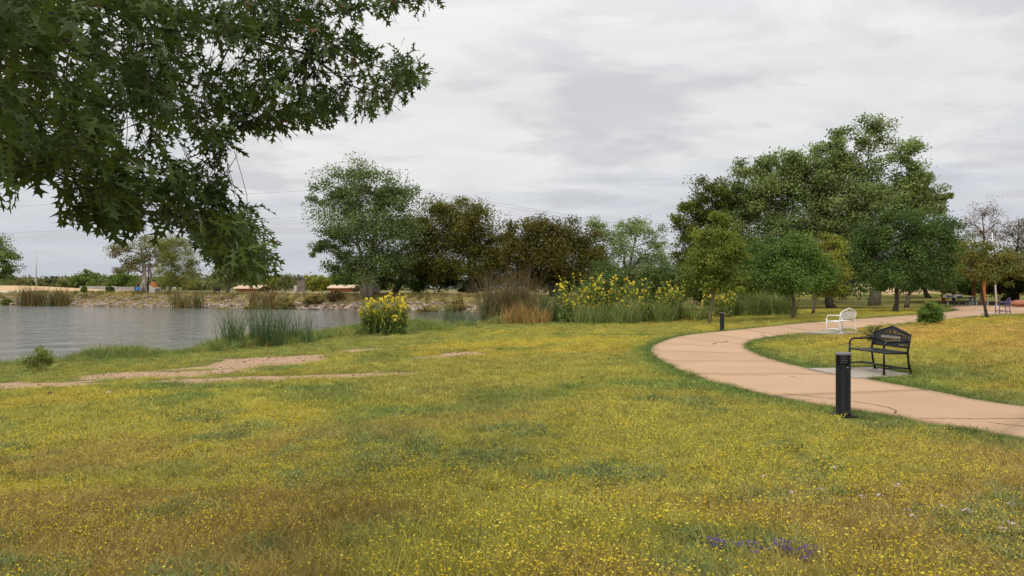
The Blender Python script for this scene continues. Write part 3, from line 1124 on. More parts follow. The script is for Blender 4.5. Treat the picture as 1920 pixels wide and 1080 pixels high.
FARBANK = 'trees on the far bank'
tree('cottonwood_tree', 'tall rounded grey-green cottonwood with pale forked trunk on the far bank', (690, 556), 103,
     [(680, 348, 62, 38), (738, 378, 48, 45), (640, 380, 48, 40), (690, 425, 85, 55), (620, 452, 34, 32), (752, 448, 42, 55), (700, 495, 62, 40), (650, 495, 34, 34), (750, 505, 30, 25), (610, 470, 26, 20)],
     GREY_GREEN, 0.30, 26000, BARK_PALE(), 0.5, 2, FARBANK, 0.34, 30, stem_to=[(660, 400), (715, 390)])
tree('elm_tree', 'broad olive-brown tree right of the grey-green cottonwood', (886, 556), 108,
     [(825, 400, 52, 38), (885, 412, 52, 44), (800, 440, 45, 45), (860, 460, 90, 55), (918, 475, 40, 50), (790, 490, 35, 40), (935, 505, 34, 36), (850, 505, 60, 30), (905, 515, 40, 28), (770, 450, 34, 50), (945, 455, 26, 34)],
     BROWN_GREEN, 0.28, 33000, BARK_DARK(), 0.45, 2, FARBANK, 0.34, 34, shell=(0.1, 0.95))
tree('elm_tree', 'dark low-branched tree with reddish trunk behind the forked cottonwood', (740, 557), 112,
     [(745, 500, 45, 35), (800, 515, 45, 30), (700, 515, 40, 26), (655, 520, 30, 22), (770, 530, 40, 18), (845, 530, 40, 22), (900, 535, 35, 18)], DARK_GREEN, 0.30, 17000, BARK_RED(), 0.45, 1, FARBANK, 0.34, 22, shell=(0.1, 1))
tree('elm_tree', 'dense russet-brown tree left of the airy grey cottonwood', (1040, 556), 98,
     [(1010, 440, 56, 34), (1068, 452, 52, 40), (1035, 485, 82, 46), (968, 470, 38, 48), (1108, 490, 34, 46), (1095, 530, 40, 26), (985, 510, 40, 40), (1060, 520, 70, 32)],
     RUSSET, 0.27, 32000, BARK_DARK(), 0.45, 2, FARBANK, 0.34, 34, shell=(0.1, 0.95))
tree('cottonwood_tree', 'airy pale grey-green cottonwood between the russet tree and the dark oak', (1172, 562), 112,
     [(1118, 432, 34, 22), (1188, 428, 42, 22), (1232, 452, 28, 32), (1150, 470, 46, 32), (1215, 495, 42, 40), (1128, 505, 34, 28), (1175, 520, 40, 28), (1240, 515, 22, 36)],
     [(0.12, 0.165, 0.07, 3), (0.085, 0.125, 0.05, 3), (0.18, 0.22, 0.11, 1.5)], 0.28, 12000, BARK(), 0.4, 2, FARBANK, 0.34, 26)
tree('oak_tree', 'dark yellowish green tree at the left shoulder of the big cottonwood', (1322, 578), 78,
     [(1335, 372, 48, 34), (1282, 402, 36, 30), (1345, 425, 55, 45), (1288, 450, 32, 36), (1385, 385, 36, 40), (1310, 500, 45, 45), (1370, 490, 50, 50)],
     [(0.062, 0.085, 0.018, 3), (0.09, 0.105, 0.022, 2), (0.04, 0.06, 0.015, 2)], 0.24, 20000, BARK_DARK(), 0.35, 1, 'trees behind the path', 0.32, 30)
tree('cottonwood_tree', 'largest cottonwood with spreading grey-green crown and thick furrowed trunk', (1639, 573), 77,
     [(1640, 250, 44, 34), (1562, 280, 48, 34), (1688, 298, 44, 38), (1482, 312, 46, 36), (1412, 325, 38, 38), (1610, 330, 66, 50), (1738, 348, 40, 36), (1520, 372, 70, 48), (1432, 400, 52, 50),
      (1775, 372, 28, 16), (1650, 390, 66, 42), (1715, 395, 55, 30), (1480, 455, 66, 48), (1405, 470, 45, 50), (1560, 440, 58, 46), (1620, 450, 50, 40), (1745, 388, 40, 22), (1500, 335, 50, 38), (1580, 385, 58, 48), (1450, 355, 46, 40), (1700, 345, 46, 40), (1540, 325, 40, 34)],
     [(0.105, 0.140, 0.052, 3), (0.078, 0.112, 0.038, 3), (0.14, 0.175, 0.08, 1), (0.13, 0.15, 0.045, 0.8)], 0.26, 50000, BARK_MID(), 0.46, 1, 'trees behind the path', 0.33, 26, twig_n=0.6, stem_to=[(1610, 300)])
tree('cottonwood_tree', 'pale grey-green cottonwood mass behind the left limbs of the largest one', (1475, 572), 92,
     [(1430, 350, 50, 40), (1500, 345, 55, 42), (1400, 410, 50, 48), (1470, 420, 70, 52), (1550, 400, 60, 50), (1440, 490, 70, 48), (1530, 480, 70, 50), (1600, 420, 50, 44)],
     [(0.11, 0.145, 0.058, 3), (0.085, 0.12, 0.045, 3), (0.14, 0.17, 0.08, 1)], 0.27, 15000, BARK_MID(), 0.4, 1, 'trees behind the path', 0.34, 26)
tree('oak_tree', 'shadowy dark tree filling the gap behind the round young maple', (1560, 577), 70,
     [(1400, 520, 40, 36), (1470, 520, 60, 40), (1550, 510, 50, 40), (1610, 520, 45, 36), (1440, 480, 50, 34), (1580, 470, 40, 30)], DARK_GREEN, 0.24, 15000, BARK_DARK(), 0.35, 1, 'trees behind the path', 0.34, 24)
tree('young_tree', 'upright young tree with light olive crown and slim trunk beside the far bollard', (1330, 608), 46,
     [(1345, 418, 22, 26), (1330, 452, 36, 30), (1362, 452, 32, 32), (1318, 490, 34, 30), (1352, 492, 44, 34), (1385, 480, 20, 34), (1335, 525, 44, 32), (1372, 525, 32, 28), (1300, 525, 22, 22)],
     OLIVE, 0.12, 17000, mat('young_bark', (0.17, 0.12, 0.085), 0.9, var=0.3, scale=9, bump=0.4), 0.085, 1, 'young trees beside the path', 0.34, 26, stem_to=[(1342, 430)], depth=1.0)
tree('young_tree', 'round bright green young tree left of the white bench', (1487, 600), 46,
     [(1485, 462, 40, 22), (1450, 492, 42, 26), (1520, 488, 40, 30), (1488, 515, 72, 28), (1428, 530, 30, 16), (1540, 525, 30, 28), (1490, 540, 50, 18), (1500, 480, 40, 30)],
     MID_GREEN, 0.125, 17000, BARK(), 0.10, 1, 'young trees beside the path', 0.32, 28, stem_to=[(1490, 470)], depth=1.0)
tree('young_tree', 'yellowish young tree half hidden behind the round bright green one', (1522, 594), 53,
     [(1562, 470, 26, 32), (1578, 505, 18, 28), (1545, 520, 32, 30), (1560, 540, 28, 20)], YELLOW_GREEN, 0.13, 7000, BARK(), 0.09, 1, 'young trees beside the path', 0.34, 24, depth=1.0)
tree('young_tree', 'broad deep green shade tree with low skirt right of the white bench', (1676, 587), 56,
     [(1700, 418, 50, 30), (1652, 445, 46, 30), (1748, 432, 50, 32), (1622, 485, 38, 38), (1700, 480, 82, 46), (1782, 480, 30, 40), (1652, 520, 60, 28), (1738, 520, 50, 26)],
     DARK_GREEN, 0.155, 26000, BARK(), 0.17, 1, 'young trees beside the path', 0.31, 34, stem_to=[(1700, 430)], depth=0.9)
tree('young_tree', 'second dark green shade tree merging with the broad one near the pavilion', (1701, 577), 68,
     [(1760, 450, 46, 36), (1795, 480, 26, 40), (1740, 500, 50, 34), (1690, 510, 40, 30)], DARK_GREEN, 0.17, 10000, BARK(), 0.18, 1, 'young trees beside the path', 0.34, 24)
tree('young_tree', 'small leaning tree with olive and rusty leaves left of the purple bench', (1851, 598), 39.5,
     [(1858, 470, 36, 22), (1825, 498, 32, 24), (1888, 495, 36, 26), (1848, 520, 38, 20), (1910, 510, 20, 20), (1868, 500, 36, 26)],
     [(0.085, 0.095, 0.022, 3), (0.12, 0.085, 0.025, 1.5), (0.06, 0.085, 0.02, 2), (0.15, 0.075, 0.02, 0.5)], 0.10, 9000, BARK_DARK(), 0.085, 1, 'young trees beside the path', 0.34, 26, stem_to=[(1842, 500)], depth=1.0)
tree('dying_tree', 'nearly bare reddish-brown tree behind the small leaning tree', (1842, 572), 88,
     [(1840, 400, 34, 20), (1815, 420, 20, 18), (1868, 425, 18, 20), (1842, 440, 30, 22)], BARE, 0.16, 1100, BARK_RED(), 0.20, 1, 'bare trees at the right edge', 0.42, 44, stem_to=[(1842, 395)])
tree('dying_tree', 'sparse brown tree with dead limbs at the right edge', (1898, 570), 84,
     [(1890, 440, 34, 24), (1925, 430, 30, 26), (1905, 470, 40, 30), (1940, 470, 30, 30)], BARE + [(0.05, 0.06, 0.02, 3)], 0.18, 2600, BARK_DARK(), 0.26, 1, 'bare trees at the right edge', 0.42, 40)
tree('oak_tree', 'dark evergreen backdrop tree left of the pavilion posts', (1742, 568), 96,
     [(1740, 520, 40, 40), (1700, 520, 40, 36), (1770, 500, 36, 34), (1655, 515, 36, 34)], DARK_GREEN, 0.26, 9000, BARK_DARK(), 0.3, 1, 'backdrop trees around the pavilion', 0.36, 20)
tree('oak_tree', 'dark evergreen backdrop tree behind the pavilion posts', (1818, 566), 104,
     [(1810, 500, 40, 34), (1780, 530, 44, 32), (1850, 530, 44, 32), (1815, 545, 40, 22)], DARK_GREEN, 0.26, 10000, BARK_DARK(), 0.3, 1, 'backdrop trees around the pavilion', 0.36, 20)
tree('oak_tree', 'dark reddish backdrop tree right of the white pole', (1905, 568), 80,
     [(1890, 535, 40, 32), (1930, 515, 40, 40), (1915, 545, 40, 24), (1970, 520, 40, 40)], DARK_GREEN + [(0.12, 0.045, 0.025, 2)], 0.22, 11000, BARK_DARK(), 0.3, 1, 'backdrop trees around the pavilion', 0.36, 22)
# trees across the water, left half
tree('cottonwood_tree', 'green tree cut by the left frame edge on the far bank', (-14, 548), 118,
     [(8, 482, 22, 24), (-20, 495, 40, 40), (12, 512, 18, 22), (-40, 470, 40, 30)], [(0.075, 0.115, 0.03, 3), (0.10, 0.14, 0.035, 2)], 0.30, 7000, BARK(), 0.35, 1, FARBANK, 0.34, 24)
tree('cottonwood_tree', 'sparse grey cottonwood behind the walkers, under the oak branches', (268, 547), 128,
     [(228, 470, 28, 16), (255, 490, 28, 24), (285, 460, 40, 22), (310, 480, 24, 22), (235, 500, 20, 16)], [(0.12, 0.135, 0.065, 3), (0.09, 0.10, 0.05, 2), (0.16, 0.10, 0.05, 0.6)], 0.30, 5200, BARK_PALE(), 0.5, 1, FARBANK, 0.34, 24)
tree('willow_tree', 'feathery yellow-green willow right of the grey plaque wall', (317, 551), 121,
     [(330, 470, 30, 30), (345, 505, 32, 28), (312, 515, 24, 24), (335, 530, 34, 14)], [(0.12, 0.14, 0.035, 3), (0.16, 0.17, 0.05, 1.5), (0.085, 0.10, 0.028, 2)], 0.28, 8000, BARK_PALE(), 0.2, 1, FARBANK, 0.34, 26, aspect=0.35)
tree('willow_tree', 'grey-green tree above the bank just left of the hanging oak spray', (425, 556), 118,
     [(400, 480, 34, 28), (440, 500, 36, 34), (412, 520, 30, 22), (470, 520, 26, 20)], [(0.12, 0.15, 0.06, 3), (0.085, 0.11, 0.04, 3)], 0.28, 7500, BARK(), 0.25, 1, FARBANK, 0.34, 24)
tree('palm_like_tree', 'small spiky grey-green tree beside the stone monument', (536, 547), 150,
     [(538, 524, 16, 9), (530, 532, 13, 8)], [(0.09, 0.11, 0.05, 2), (0.07, 0.085, 0.035, 2)], 0.42, 900, BARK(), 0.15, 1, FARBANK, 0.42, 20, aspect=0.25)
for px, w, lab in ((512, 16, 'pale yellow-green roadside tree left of the spiky one'), (585, 15, 'pale yellow-green roadside tree right of the stone monument'), (605, 14, 'pale yellow-green roadside tree left of the cream-roofed shelter')):
    tree('roadside_tree', lab, (px, 546), 170, [(px, 531, w, 10), (px + 3, 537, w * 0.8, 7)], YELLOW_GREEN, 0.45, 1500, BARK(), 0.14, 1, 'pale roadside trees', 0.4, 18)
for px, w, hh, lab in ((160, 26, 17, 'bright green rounded tree in the far treeline left of the walkers'), (232, 28, 18, 'bright green rounded tree in the far treeline behind the walkers'), (640, 26, 16, 'dark rounded tree far off behind the right shelter')):
    tree('far_tree', lab, (px, 543), 230, [(px, 540 - hh, w * 0.8, hh * 0.7), (px - w * 0.6, 536, w * 0.6, 8), (px + w * 0.6, 535, w * 0.6, 8)], [(0.075, 0.115, 0.028, 3), (0.10, 0.13, 0.03, 2), (0.05, 0.08, 0.02, 1)], 0.55, 3500, BARK(), 0.2, 1, 'far trees', 0.36, 22, twig_n=0.2)


# shrubs
def shrub(name, label, px, py, w, hh, palette, leaf, count, group='shrubs', Y=None, aspect=0.6):
    p = G(px, py) if Y is None else at(px, py, Y)
    Y = p[1]; b0 = py if Y is None else 540 + (EYE - H(p[0], p[1])) * F / Y
    lob = [(px, b0 - hh * 0.45, w * 0.36, hh * 0.42), (px - w * 0.22, b0 - hh * 0.35, w * 0.25, hh * 0.33), (px + w * 0.22, b0 - hh * 0.38, w * 0.25, hh * 0.33), (px + w * 0.05, b0 - hh * 0.68, w * 0.24, hh * 0.28)]
    return tree(name, label, (px, b0), Y, lob, palette, leaf, count, BARK(), 0.012 * Y / 20, 3, group, 0.36, 18, category='shrub', aspect=aspect, depth=1.0, sink=0.03)


shrub('leafy_shrub', 'leafy green shrub by the path between the white and purple benches', 1744, 611, 50, 46, [(0.045, 0.085, 0.018, 3), (0.075, 0.12, 0.025, 2), (0.10, 0.13, 0.04, 0.7)], 0.085, 5500, 'shrubs near the path')
shrub('leafy_shrub', 'thin low sapling behind the black bench', 1642, 648, 60, 44, [(0.10, 0.12, 0.03, 2), (0.14, 0.12, 0.05, 1)], 0.07, 420, 'shrubs near the path')
shrub('willow_sapling', 'small willow sapling on the near shore at far left', 72, 699, 50, 52, [(0.13, 0.155, 0.035, 2), (0.095, 0.13, 0.03, 2), (0.16, 0.17, 0.05, 1)], 0.095, 900, 'near shore plants', aspect=0.28)
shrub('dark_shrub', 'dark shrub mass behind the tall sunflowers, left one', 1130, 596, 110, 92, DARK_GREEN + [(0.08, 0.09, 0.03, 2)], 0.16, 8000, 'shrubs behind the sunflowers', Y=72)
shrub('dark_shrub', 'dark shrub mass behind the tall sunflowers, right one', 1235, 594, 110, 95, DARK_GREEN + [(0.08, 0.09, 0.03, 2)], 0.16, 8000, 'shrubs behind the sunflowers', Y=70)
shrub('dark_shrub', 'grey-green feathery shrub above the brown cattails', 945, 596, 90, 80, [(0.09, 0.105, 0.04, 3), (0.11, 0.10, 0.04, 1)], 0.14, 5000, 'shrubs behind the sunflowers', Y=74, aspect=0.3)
shrub('dark_shrub', 'shrub with understory shade put into its dark leaf colour between the young olive tree and the round green one', 1392, 592, 64, 84, [(0.03, 0.05, 0.014, 3), (0.045, 0.065, 0.018, 2)], 0.15, 5000, 'shrubs behind the sunflowers', Y=66)  # leaf palette darkened to carry the shade under the trees
shrub('dark_shrub', 'added shrub with shade put into its dark leaf colour behind the young olive tree', 1300, 590, 90, 84, [(0.03, 0.05, 0.014, 3), (0.05, 0.07, 0.02, 2)], 0.15, 5500, 'shrubs behind the sunflowers', Y=68)  # added to darken the understory, shade put into the leaf colours
shrub('dark_shrub', 'low bush with shade put into its dark leaf colour left of the thick furrowed trunk', 1560, 577, 80, 36, [(0.03, 0.05, 0.014, 3), (0.045, 0.065, 0.018, 2)], 0.15, 3000, 'shrubs behind the sunflowers', Y=88)  # bush colours hold the shade beneath the crowns
DRY = [(0.15, 0.125, 0.045, 2), (0.11, 0.10, 0.035, 2), (0.19, 0.15, 0.06, 1)]
for px, py, w, hh, lab, pal in ((206, 563, 16, 12, 'small dark green bush on the rocks below the road', DARK_GREEN), (158, 560, 13, 13, 'small olive bush on the far bank right of the reeds', OLIVE),
                                (535, 570, 42, 28, 'rounded dry bush left of the driftwood branch', DRY), (588, 570, 40, 22, 'rounded dry bush above the driftwood branch', DRY), (628, 571, 36, 22, 'dark dry bush on the bank below the cream-roofed shelter', [(0.075, 0.06, 0.03, 2), (0.10, 0.08, 0.035, 2)]),
                                (470, 569, 40, 20, 'low dry bush between the two far reed clumps', DRY), (800, 574, 50, 24, 'dry bush on the bank right of the yellow sunflowers', DRY), (855, 576, 50, 26, 'dry bush at the bank beside the grey shrub', DRY), (420, 568, 40, 18, 'low dry bush below the black sign', DRY), (10, 560, 24, 14, 'low green bush at the left frame edge across the water', OLIVE)):
    shrub('bank_bush', lab, px, py, w, hh, pal, 0.24, 1300, 'bushes on the far bank', Y=92 if px > 750 else (103 if px > 400 else 126))


# far woods
def woods(name, label, x_px, Yr, top_py, n, palette, leaf, per=62):
    px = rng.uniform(*x_px, n); Y = rng.uniform(*Yr, n)
    X = (px - 960) / F * Y
    g = h(X, Y)
    tp = top_py(px) + rng.normal(size=n) * 2.2
    z1 = EYE - (tp - 540) / F * Y
    cs, cl, out = [], [], []
    for i in range(n):
        zz = g[i] + (z1[i] - g[i]) * rng.random() ** 0.6
        s_ = Y[i] / F
        m = per
        cs.append(np.array([X[i], Y[i], zz]) + rng.normal(size=(m, 3)) * np.array([7, 7, 3.2]) * s_)
        cl.append(0.5 * pick_colors(m, palette, 0.15) + 0.5 * pick_colors(1, palette, 0.15))
    cs = np.concatenate(cs); cl = np.concatenate(cl)
    k = cs[:, 2] > h(cs[:, 0], cs[:, 1])
    v, f, c = leaf_quads(cs[k], leaf, cl[k], 0.5)
    o = obj_np(name, v, f, LEAF(), None, c)
    tag(o, label, 'trees', kind='stuff')
    return o


WOODP = [(0.070, 0.080, 0.028, 3), (0.095, 0.085, 0.032, 2), (0.05, 0.065, 0.028, 2), (0.085, 0.105, 0.03, 1.5)]
woods('woods', 'low olive treeline far across the lake', (-500, 760), (250, 330), lambda x: 524 + 3.5 * np.sin(x / 47) + 2 * np.sin(x / 19), 520, WOODP, 1.2)
woods('woods', 'distant hazy treeline beyond the far bank', (-800, 2600), (420, 520), lambda x: 523 + 4 * np.sin(x / 90), 560, [(0.06, 0.075, 0.05, 3), (0.075, 0.085, 0.05, 2)], 2.2, 45)
woods('woods', 'dark wooded backdrop behind the big cottonwoods and pavilion', (1120, 2500), (128, 160), lambda x: 508 + 9 * np.sin(x / 60) + 5 * np.sin(x / 23), 560, DARK_GREEN + WOODP, 0.65, 80)


# ------------------------------------------------------------------ reeds, tall grass, sunflowers
CAT = [(0.032, 0.060, 0.024, 3), (0.046, 0.078, 0.026, 2), (0.08, 0.095, 0.036, 0.8)]
CAT_BROWN = [(0.16, 0.10, 0.04, 3), (0.11, 0.085, 0.035, 2), (0.08, 0.09, 0.03, 2)]


def reed_clump(label, px, py, w, hgt, n, palette, width=0.022, group='reeds', Y=None, heads=0, lean=0.16, depth=None, droop=0.35, name='reed_clump', tip=None):
    p = G(px, py) if Y is None else at(px, py, Y)
    Y = p[1]
    z = max(H(p[0], p[1]), WATER - 0.15)
    root = empty(name, (p[0], p[1], z))
    tag(root, label, 'reeds', group)
    sp = (w / 2 * Y / F, depth or min(1.2, w / 2 * Y / F))
    # several tussocks inside the clump
    k = max(3, int(w / 18))
    c = np.c_[np.linspace(-0.85, 0.85, k) * sp[0], rng.uniform(-0.7, 0.7, k) * sp[1]]
    idx = rng.integers(0, k, n)
    pos = c[idx] + rng.normal(size=(n, 2)) * np.array([sp[0] / k * 0.75, sp[1] * 0.25])
    v, f, cl = blades(n, sp, hgt, width, palette, lean, droop, 4, tip, pos)
    v[:, 2] *= np.repeat(rng.uniform(0.78, 1.14, k)[idx], 10)
    obj_np('blades', v, f, BLADE(), root, cl)
    if heads:
        mb = MB()
        for i in range(heads):
            q = pos[rng.integers(0, n)]
            hh = hgt * rng.uniform(0.8, 1.0)
            lx, ly = rng.normal(size=2) * 0.08
            mb.tube([(q[0], q[1], 0), (q[0] + lx, q[1] + ly, hh)], 0.006, 4, False)
            mb.tube([(q[0] + lx, q[1] + ly, hh), (q[0] + lx, q[1] + ly, hh + 0.18)], 0.022, 6)
        mb.build('seed_heads', mat('cattail_head', (0.10, 0.055, 0.025), 0.9), root)
    return root


NS = 'reeds along the near shore'
reed_clump('tall dark green reeds in the near shallows, left half of the stand', 470, 655, 105, 2.05, 420, CAT, 0.026, NS, lean=0.14)
reed_clump('tall dark green reeds in the near shallows, right half of the stand', 552, 645, 70, 1.95, 170, CAT, 0.026, NS, lean=0.10)
reed_clump('wide brown-topped reed bed across the water at left', 88, 573.5, 84, 3.1, 700, CAT_BROWN + CAT, 0.07, 'reeds on the far shore', Y=121, lean=0.08, tip=(0.17, 0.10, 0.045))
reed_clump('green and tan reed clump across the water below the willow', 347, 577, 46, 2.8, 330, CAT + CAT_BROWN, 0.07, 'reeds on the far shore', Y=108, lean=0.10)
reed_clump('rusty tan reed clump across the water under the oak spray', 495, 578.5, 40, 3.0, 300, CAT_BROWN, 0.07, 'reeds on the far shore', Y=104, lean=0.08, tip=(0.20, 0.12, 0.05))
reed_clump('blue-green reeds standing in the water right of the sunflower clump', 862, 617, 60, 1.6, 300, CAT + [(0.10, 0.13, 0.07, 2)], 0.028, NS, Y=53)
reed_clump('big brown-plumed reed bed left of the tall sunflowers', 958, 612, 104, 3.9, 1000, CAT + CAT_BROWN, 0.04, NS, Y=58, heads=40, tip=(0.15, 0.095, 0.05))
reed_clump('low rusty dead reeds in front of the brown-plumed bed', 985, 611, 80, 1.5, 420, [(0.22, 0.13, 0.05, 3), (0.16, 0.11, 0.045, 2), (0.10, 0.12, 0.04, 1)], 0.035, NS, Y=52.5, lean=0.3)
reed_clump('dark green cattails between the brown bed and the sunflowers', 1040, 610, 50, 2.3, 360, CAT, 0.04, NS, Y=55)
reed_clump('arching dark green grass clump under the round young tree', 1432, 597, 110, 2.3, 900, [(0.055, 0.085, 0.022, 3), (0.075, 0.105, 0.028, 2), (0.13, 0.13, 0.04, 0.8)], 0.03, NS, Y=54, lean=0.3, droop=0.9)
reed_clump('short green grass tussock at the water edge right of the sunflower clump', 823, 620, 46, 0.5, 420, [(0.10, 0.14, 0.03, 3), (0.15, 0.16, 0.035, 2)], 0.018, NS, lean=0.5, depth=0.5)


def sunflowers(label, px, py, w, hgt, stems, Y=None, flower=0.085, per=9, lean=0.10, wild=0.25):
    p = G(px, py) if Y is None else at(px, py, Y)
    Y = p[1]
    z = H(p[0], p[1])
    root = empty('sunflower_clump', (p[0], p[1], z))
    tag(root, label, 'sunflowers', 'wild sunflower clumps by the lake')
    sp = w / 2 * Y / F
    mb = MB(); Lc = []; Ld = []; fl = []
    for i in range(stems):
        x, y = rng.uniform(-1, 1) * sp * 0.9, rng.uniform(-1, 1) * min(sp, 1.0) * 0.7
        hh = hgt * rng.uniform(0.45, 1.12)
        tx = x * 1.15 + rng.normal() * lean * hh + wild * hh * rng.random() * (1 if rng.random() > 0.35 else -0.5); ty = y + rng.normal() * lean * hh
        pts = [np.array([x + (tx - x) * t_ ** 1.6, y + (ty - y) * t_ ** 1.6, hh * t_]) for t_ in np.linspace(0, 1, 6)]
        mb.tube(pts, list(np.linspace(0.012, 0.005, 6)), 4, False)
        for t_ in np.linspace(0.04, 0.92, 44):
            q = pts[0] + np.array([(tx - x) * t_ ** 1.6, (ty - y) * t_ ** 1.6, hh * t_])
            an = rng.random() * 6.28
            Lc.append(q); Ld.append((math.cos(an), math.sin(an), rng.uniform(-0.5, 0.25)))
        for k in range(max(1, int(per * rng.uniform(0.4, 1.4)))):
            t_ = 1 - 0.38 * rng.random() ** 1.3
            q = pts[0] + np.array([(tx - x) * t_ ** 1.6, (ty - y) * t_ ** 1.6, hh * t_])
            fl.append(q + rng.normal(size=3) * np.array([0.07, 0.07, 0.04]))
    mb.build('stems', mat('sunflower_stem', (0.12, 0.15, 0.05), 0.8, var=0.3), root)
    Lc = np.array(Lc); Ld = np.array(Ld); Ld /= np.linalg.norm(Ld, axis=1, keepdims=True)
    n_ = len(Lc)
    ll = (0.25 * rng.uniform(0.6, 1.2, n_))[:, None]
    side = np.cross(Ld, np.array([0, 0, 1.0])); side /= np.linalg.norm(side, axis=1, keepdims=True) + 1e-6
    v = np.stack([Lc, Lc + Ld * ll * 0.4 + side * ll * 0.13, Lc + Ld * ll - np.array([0, 0, 1]) * ll * 0.3, Lc + Ld * ll * 0.4 - side * ll * 0.13], 1).reshape(-1, 3)
    lv = obj_np('leaves', v, np.arange(4 * n_).reshape(-1, 4), LEAF(), root, np.repeat(pick_colors(n_, [(0.10, 0.14, 0.035, 3), (0.13, 0.17, 0.05, 2), (0.07, 0.10, 0.028, 2)]), 4, 0))
    lv['kind'] = 'stuff'
    # flower heads: eight petals round a dark centre
    V = []; Fc = []; C = []
    for q in fl:
        nrm = np.array([rng.normal() * 0.7, -0.6 + rng.normal() * 0.7, 0.4 + 0.4 * rng.random()]); nrm /= np.linalg.norm(nrm)
        t_ = np.cross(nrm, [0.3, 0.1, 1]); t_ /= np.linalg.norm(t_); bb = np.cross(nrm, t_)
        r_ = flower * rng.uniform(0.6, 1.15) * 0.62
        col = np.array([[0.84, 0.64, 0.025], [0.80, 0.54, 0.02], [0.86, 0.70, 0.06]][rng.integers(0, 3)])
        for k in range(8):
            a0 = k * math.pi / 4 + rng.normal() * 0.08
            e = t_ * math.cos(a0) + bb * math.sin(a0); s_ = -t_ * math.sin(a0) + bb * math.cos(a0)
            o_ = len(V)
            V += [q, q + e * r_ * 0.6 + s_ * r_ * 0.24, q + e * r_ - nrm * r_ * 0.12, q + e * r_ * 0.6 - s_ * r_ * 0.24]
            Fc.append((o_, o_ + 1, o_ + 2, o_ + 3)); C += [col] * 4
        o_ = len(V)
        V += [q + nrm * 0.012 + (t_ * a_ + bb * b_) * r_ * 0.26 for a_, b_ in ((1, 0), (0, 1), (-1, 0), (0, -1))]
        Fc.append((o_, o_ + 1, o_ + 2, o_ + 3)); C += [np.array([0.20, 0.10, 0.02])] * 4
    fo = obj_np('flowers', np.array(V), np.array(Fc), leafmat('petals', 0.25, 0.6), root, np.array(C))
    fo['kind'] = 'stuff'
    return root


sunflowers('bushy clump of yellow sunflowers alone at the water edge', 718, 628, 84, 2.1, 100, None, 0.15, 6, 0.06, 0.10)
sunflowers('tallest yellow sunflower stems next to the dark cattails', 1085, 610, 80, 3.0, 56, 53, 0.14, 6, 0.08, 0.34)
sunflowers('leaning yellow sunflowers in the middle of the tall row', 1165, 609, 84, 2.8, 56, 52, 0.13, 5, 0.10, 0.30)
sunflowers('thin yellow sunflower spikes left of the young olive tree', 1240, 607, 84, 2.5, 54, 51, 0.12, 4, 0.10, 0.2)
sunflowers('small yellow sunflowers behind the young olive tree trunk', 1350, 600, 60, 2.2, 30, 53, 0.13, 7, 0.08, 0.1)
for px, lab in ((1130, 'weedy green undergrowth at the foot of the tallest sunflowers'), (1205, 'weedy green undergrowth at the foot of the leaning sunflowers'), (1280, 'weedy green undergrowth left of the far bollard')):
    reed_clump(lab, px, 611, 84, 1.3, 800, [(0.085, 0.125, 0.035, 3), (0.115, 0.135, 0.04, 2), (0.065, 0.10, 0.028, 2), (0.16, 0.12, 0.05, 0.5)], 0.026, NS, Y=50.5, lean=0.35, droop=0.5, name='weed_patch')

# ------------------------------------------------------------------ structures and people across the lake
FB = 'across the lake'


def far_pt(px, Y):
    X = (px - 960) / F * Y
    return np.array([X, Y, H(X, Y)])


def shelter(px0, px1, Y, label, roof_top, eave, rz=0.0):
    a_, b_ = far_pt(px0, Y), far_pt(px1, Y)
    c = (a_ + b_) / 2; w = (b_[0] - a_[0]) / 2
    root = empty('roofed_shelter', (c[0], c[1], c[2] - 0.05), rz)
    tag(root, label, 'building', 'cream-roofed buildings beyond the lake')
    ze = EYE - (eave - 540) / F * Y - c[2]; zt = EYE - (roof_top - 540) / F * Y - c[2]
    d_ = 4.0
    cream = mat('cream_metal_roof', (0.70, 0.52, 0.34), 0.5, var=0.06, scale=1)
    mb = MB()
    e = 0.5
    mb.add([(-w - e, -d_ - e, ze), (w + e, -d_ - e, ze), (w + e, d_ + e, ze), (-w - e, d_ + e, ze), (-w - e, 0, zt), (w + e, 0, zt),
            (-w - e, -d_ - e, ze + 0.12), (w + e, -d_ - e, ze + 0.12), (w + e, d_ + e, ze + 0.12), (-w - e, d_ + e, ze + 0.12), (-w - e, 0, zt + 0.12), (w + e, 0, zt + 0.12)],
           [(0, 1, 5, 4), (2, 3, 4, 5), (6, 10, 11, 7), (8, 11, 10, 9), (0, 6, 7, 1), (2, 8, 9, 3), (0, 4, 10, 6), (4, 3, 9, 10), (1, 7, 11, 5), (5, 11, 8, 2)])
    roof = mb.build('roof', cream, root)
    for k in range(13):
        x = -w - e + (2 * w + 2 * e) * k / 12
        MB().tube([(x, -d_ - e - 0.02, ze + 0.15), (x, 0, zt + 0.15)], 0.04, 4).build('seam', cream, roof)
    brick = mat('red_brick_wall', (0.36, 0.12, 0.055), 0.85, var=0.2, scale=2)
    MB().box((-w, -d_, ze - 0.95), (w, -d_ + 0.25, ze - 0.01)).build('fascia', brick, root)
    MB().box((-w, d_ - 0.2, 0), (w, d_, ze - 0.01)).build('back_wall', mat('tan_wall', (0.38, 0.27, 0.17), 0.85), root)
    n_ = 6
    for k in range(n_):
        x = -w + 0.2 + (2 * w - 0.4) * k / (n_ - 1)
        MB().box((x - 0.18, -d_ + 0.02, 0), (x + 0.18, -d_ + 0.38, ze - 0.951)).build('post', mat('pale_post', (0.42, 0.36, 0.30), 0.8), root)
    MB().box((-w * 0.9, -d_ + 0.06, 0), (w * 0.9, -d_ + 0.2, 0.7)).build('low_wall', mat('grey_low_wall', (0.42, 0.42, 0.40), 0.85), root)
    return root


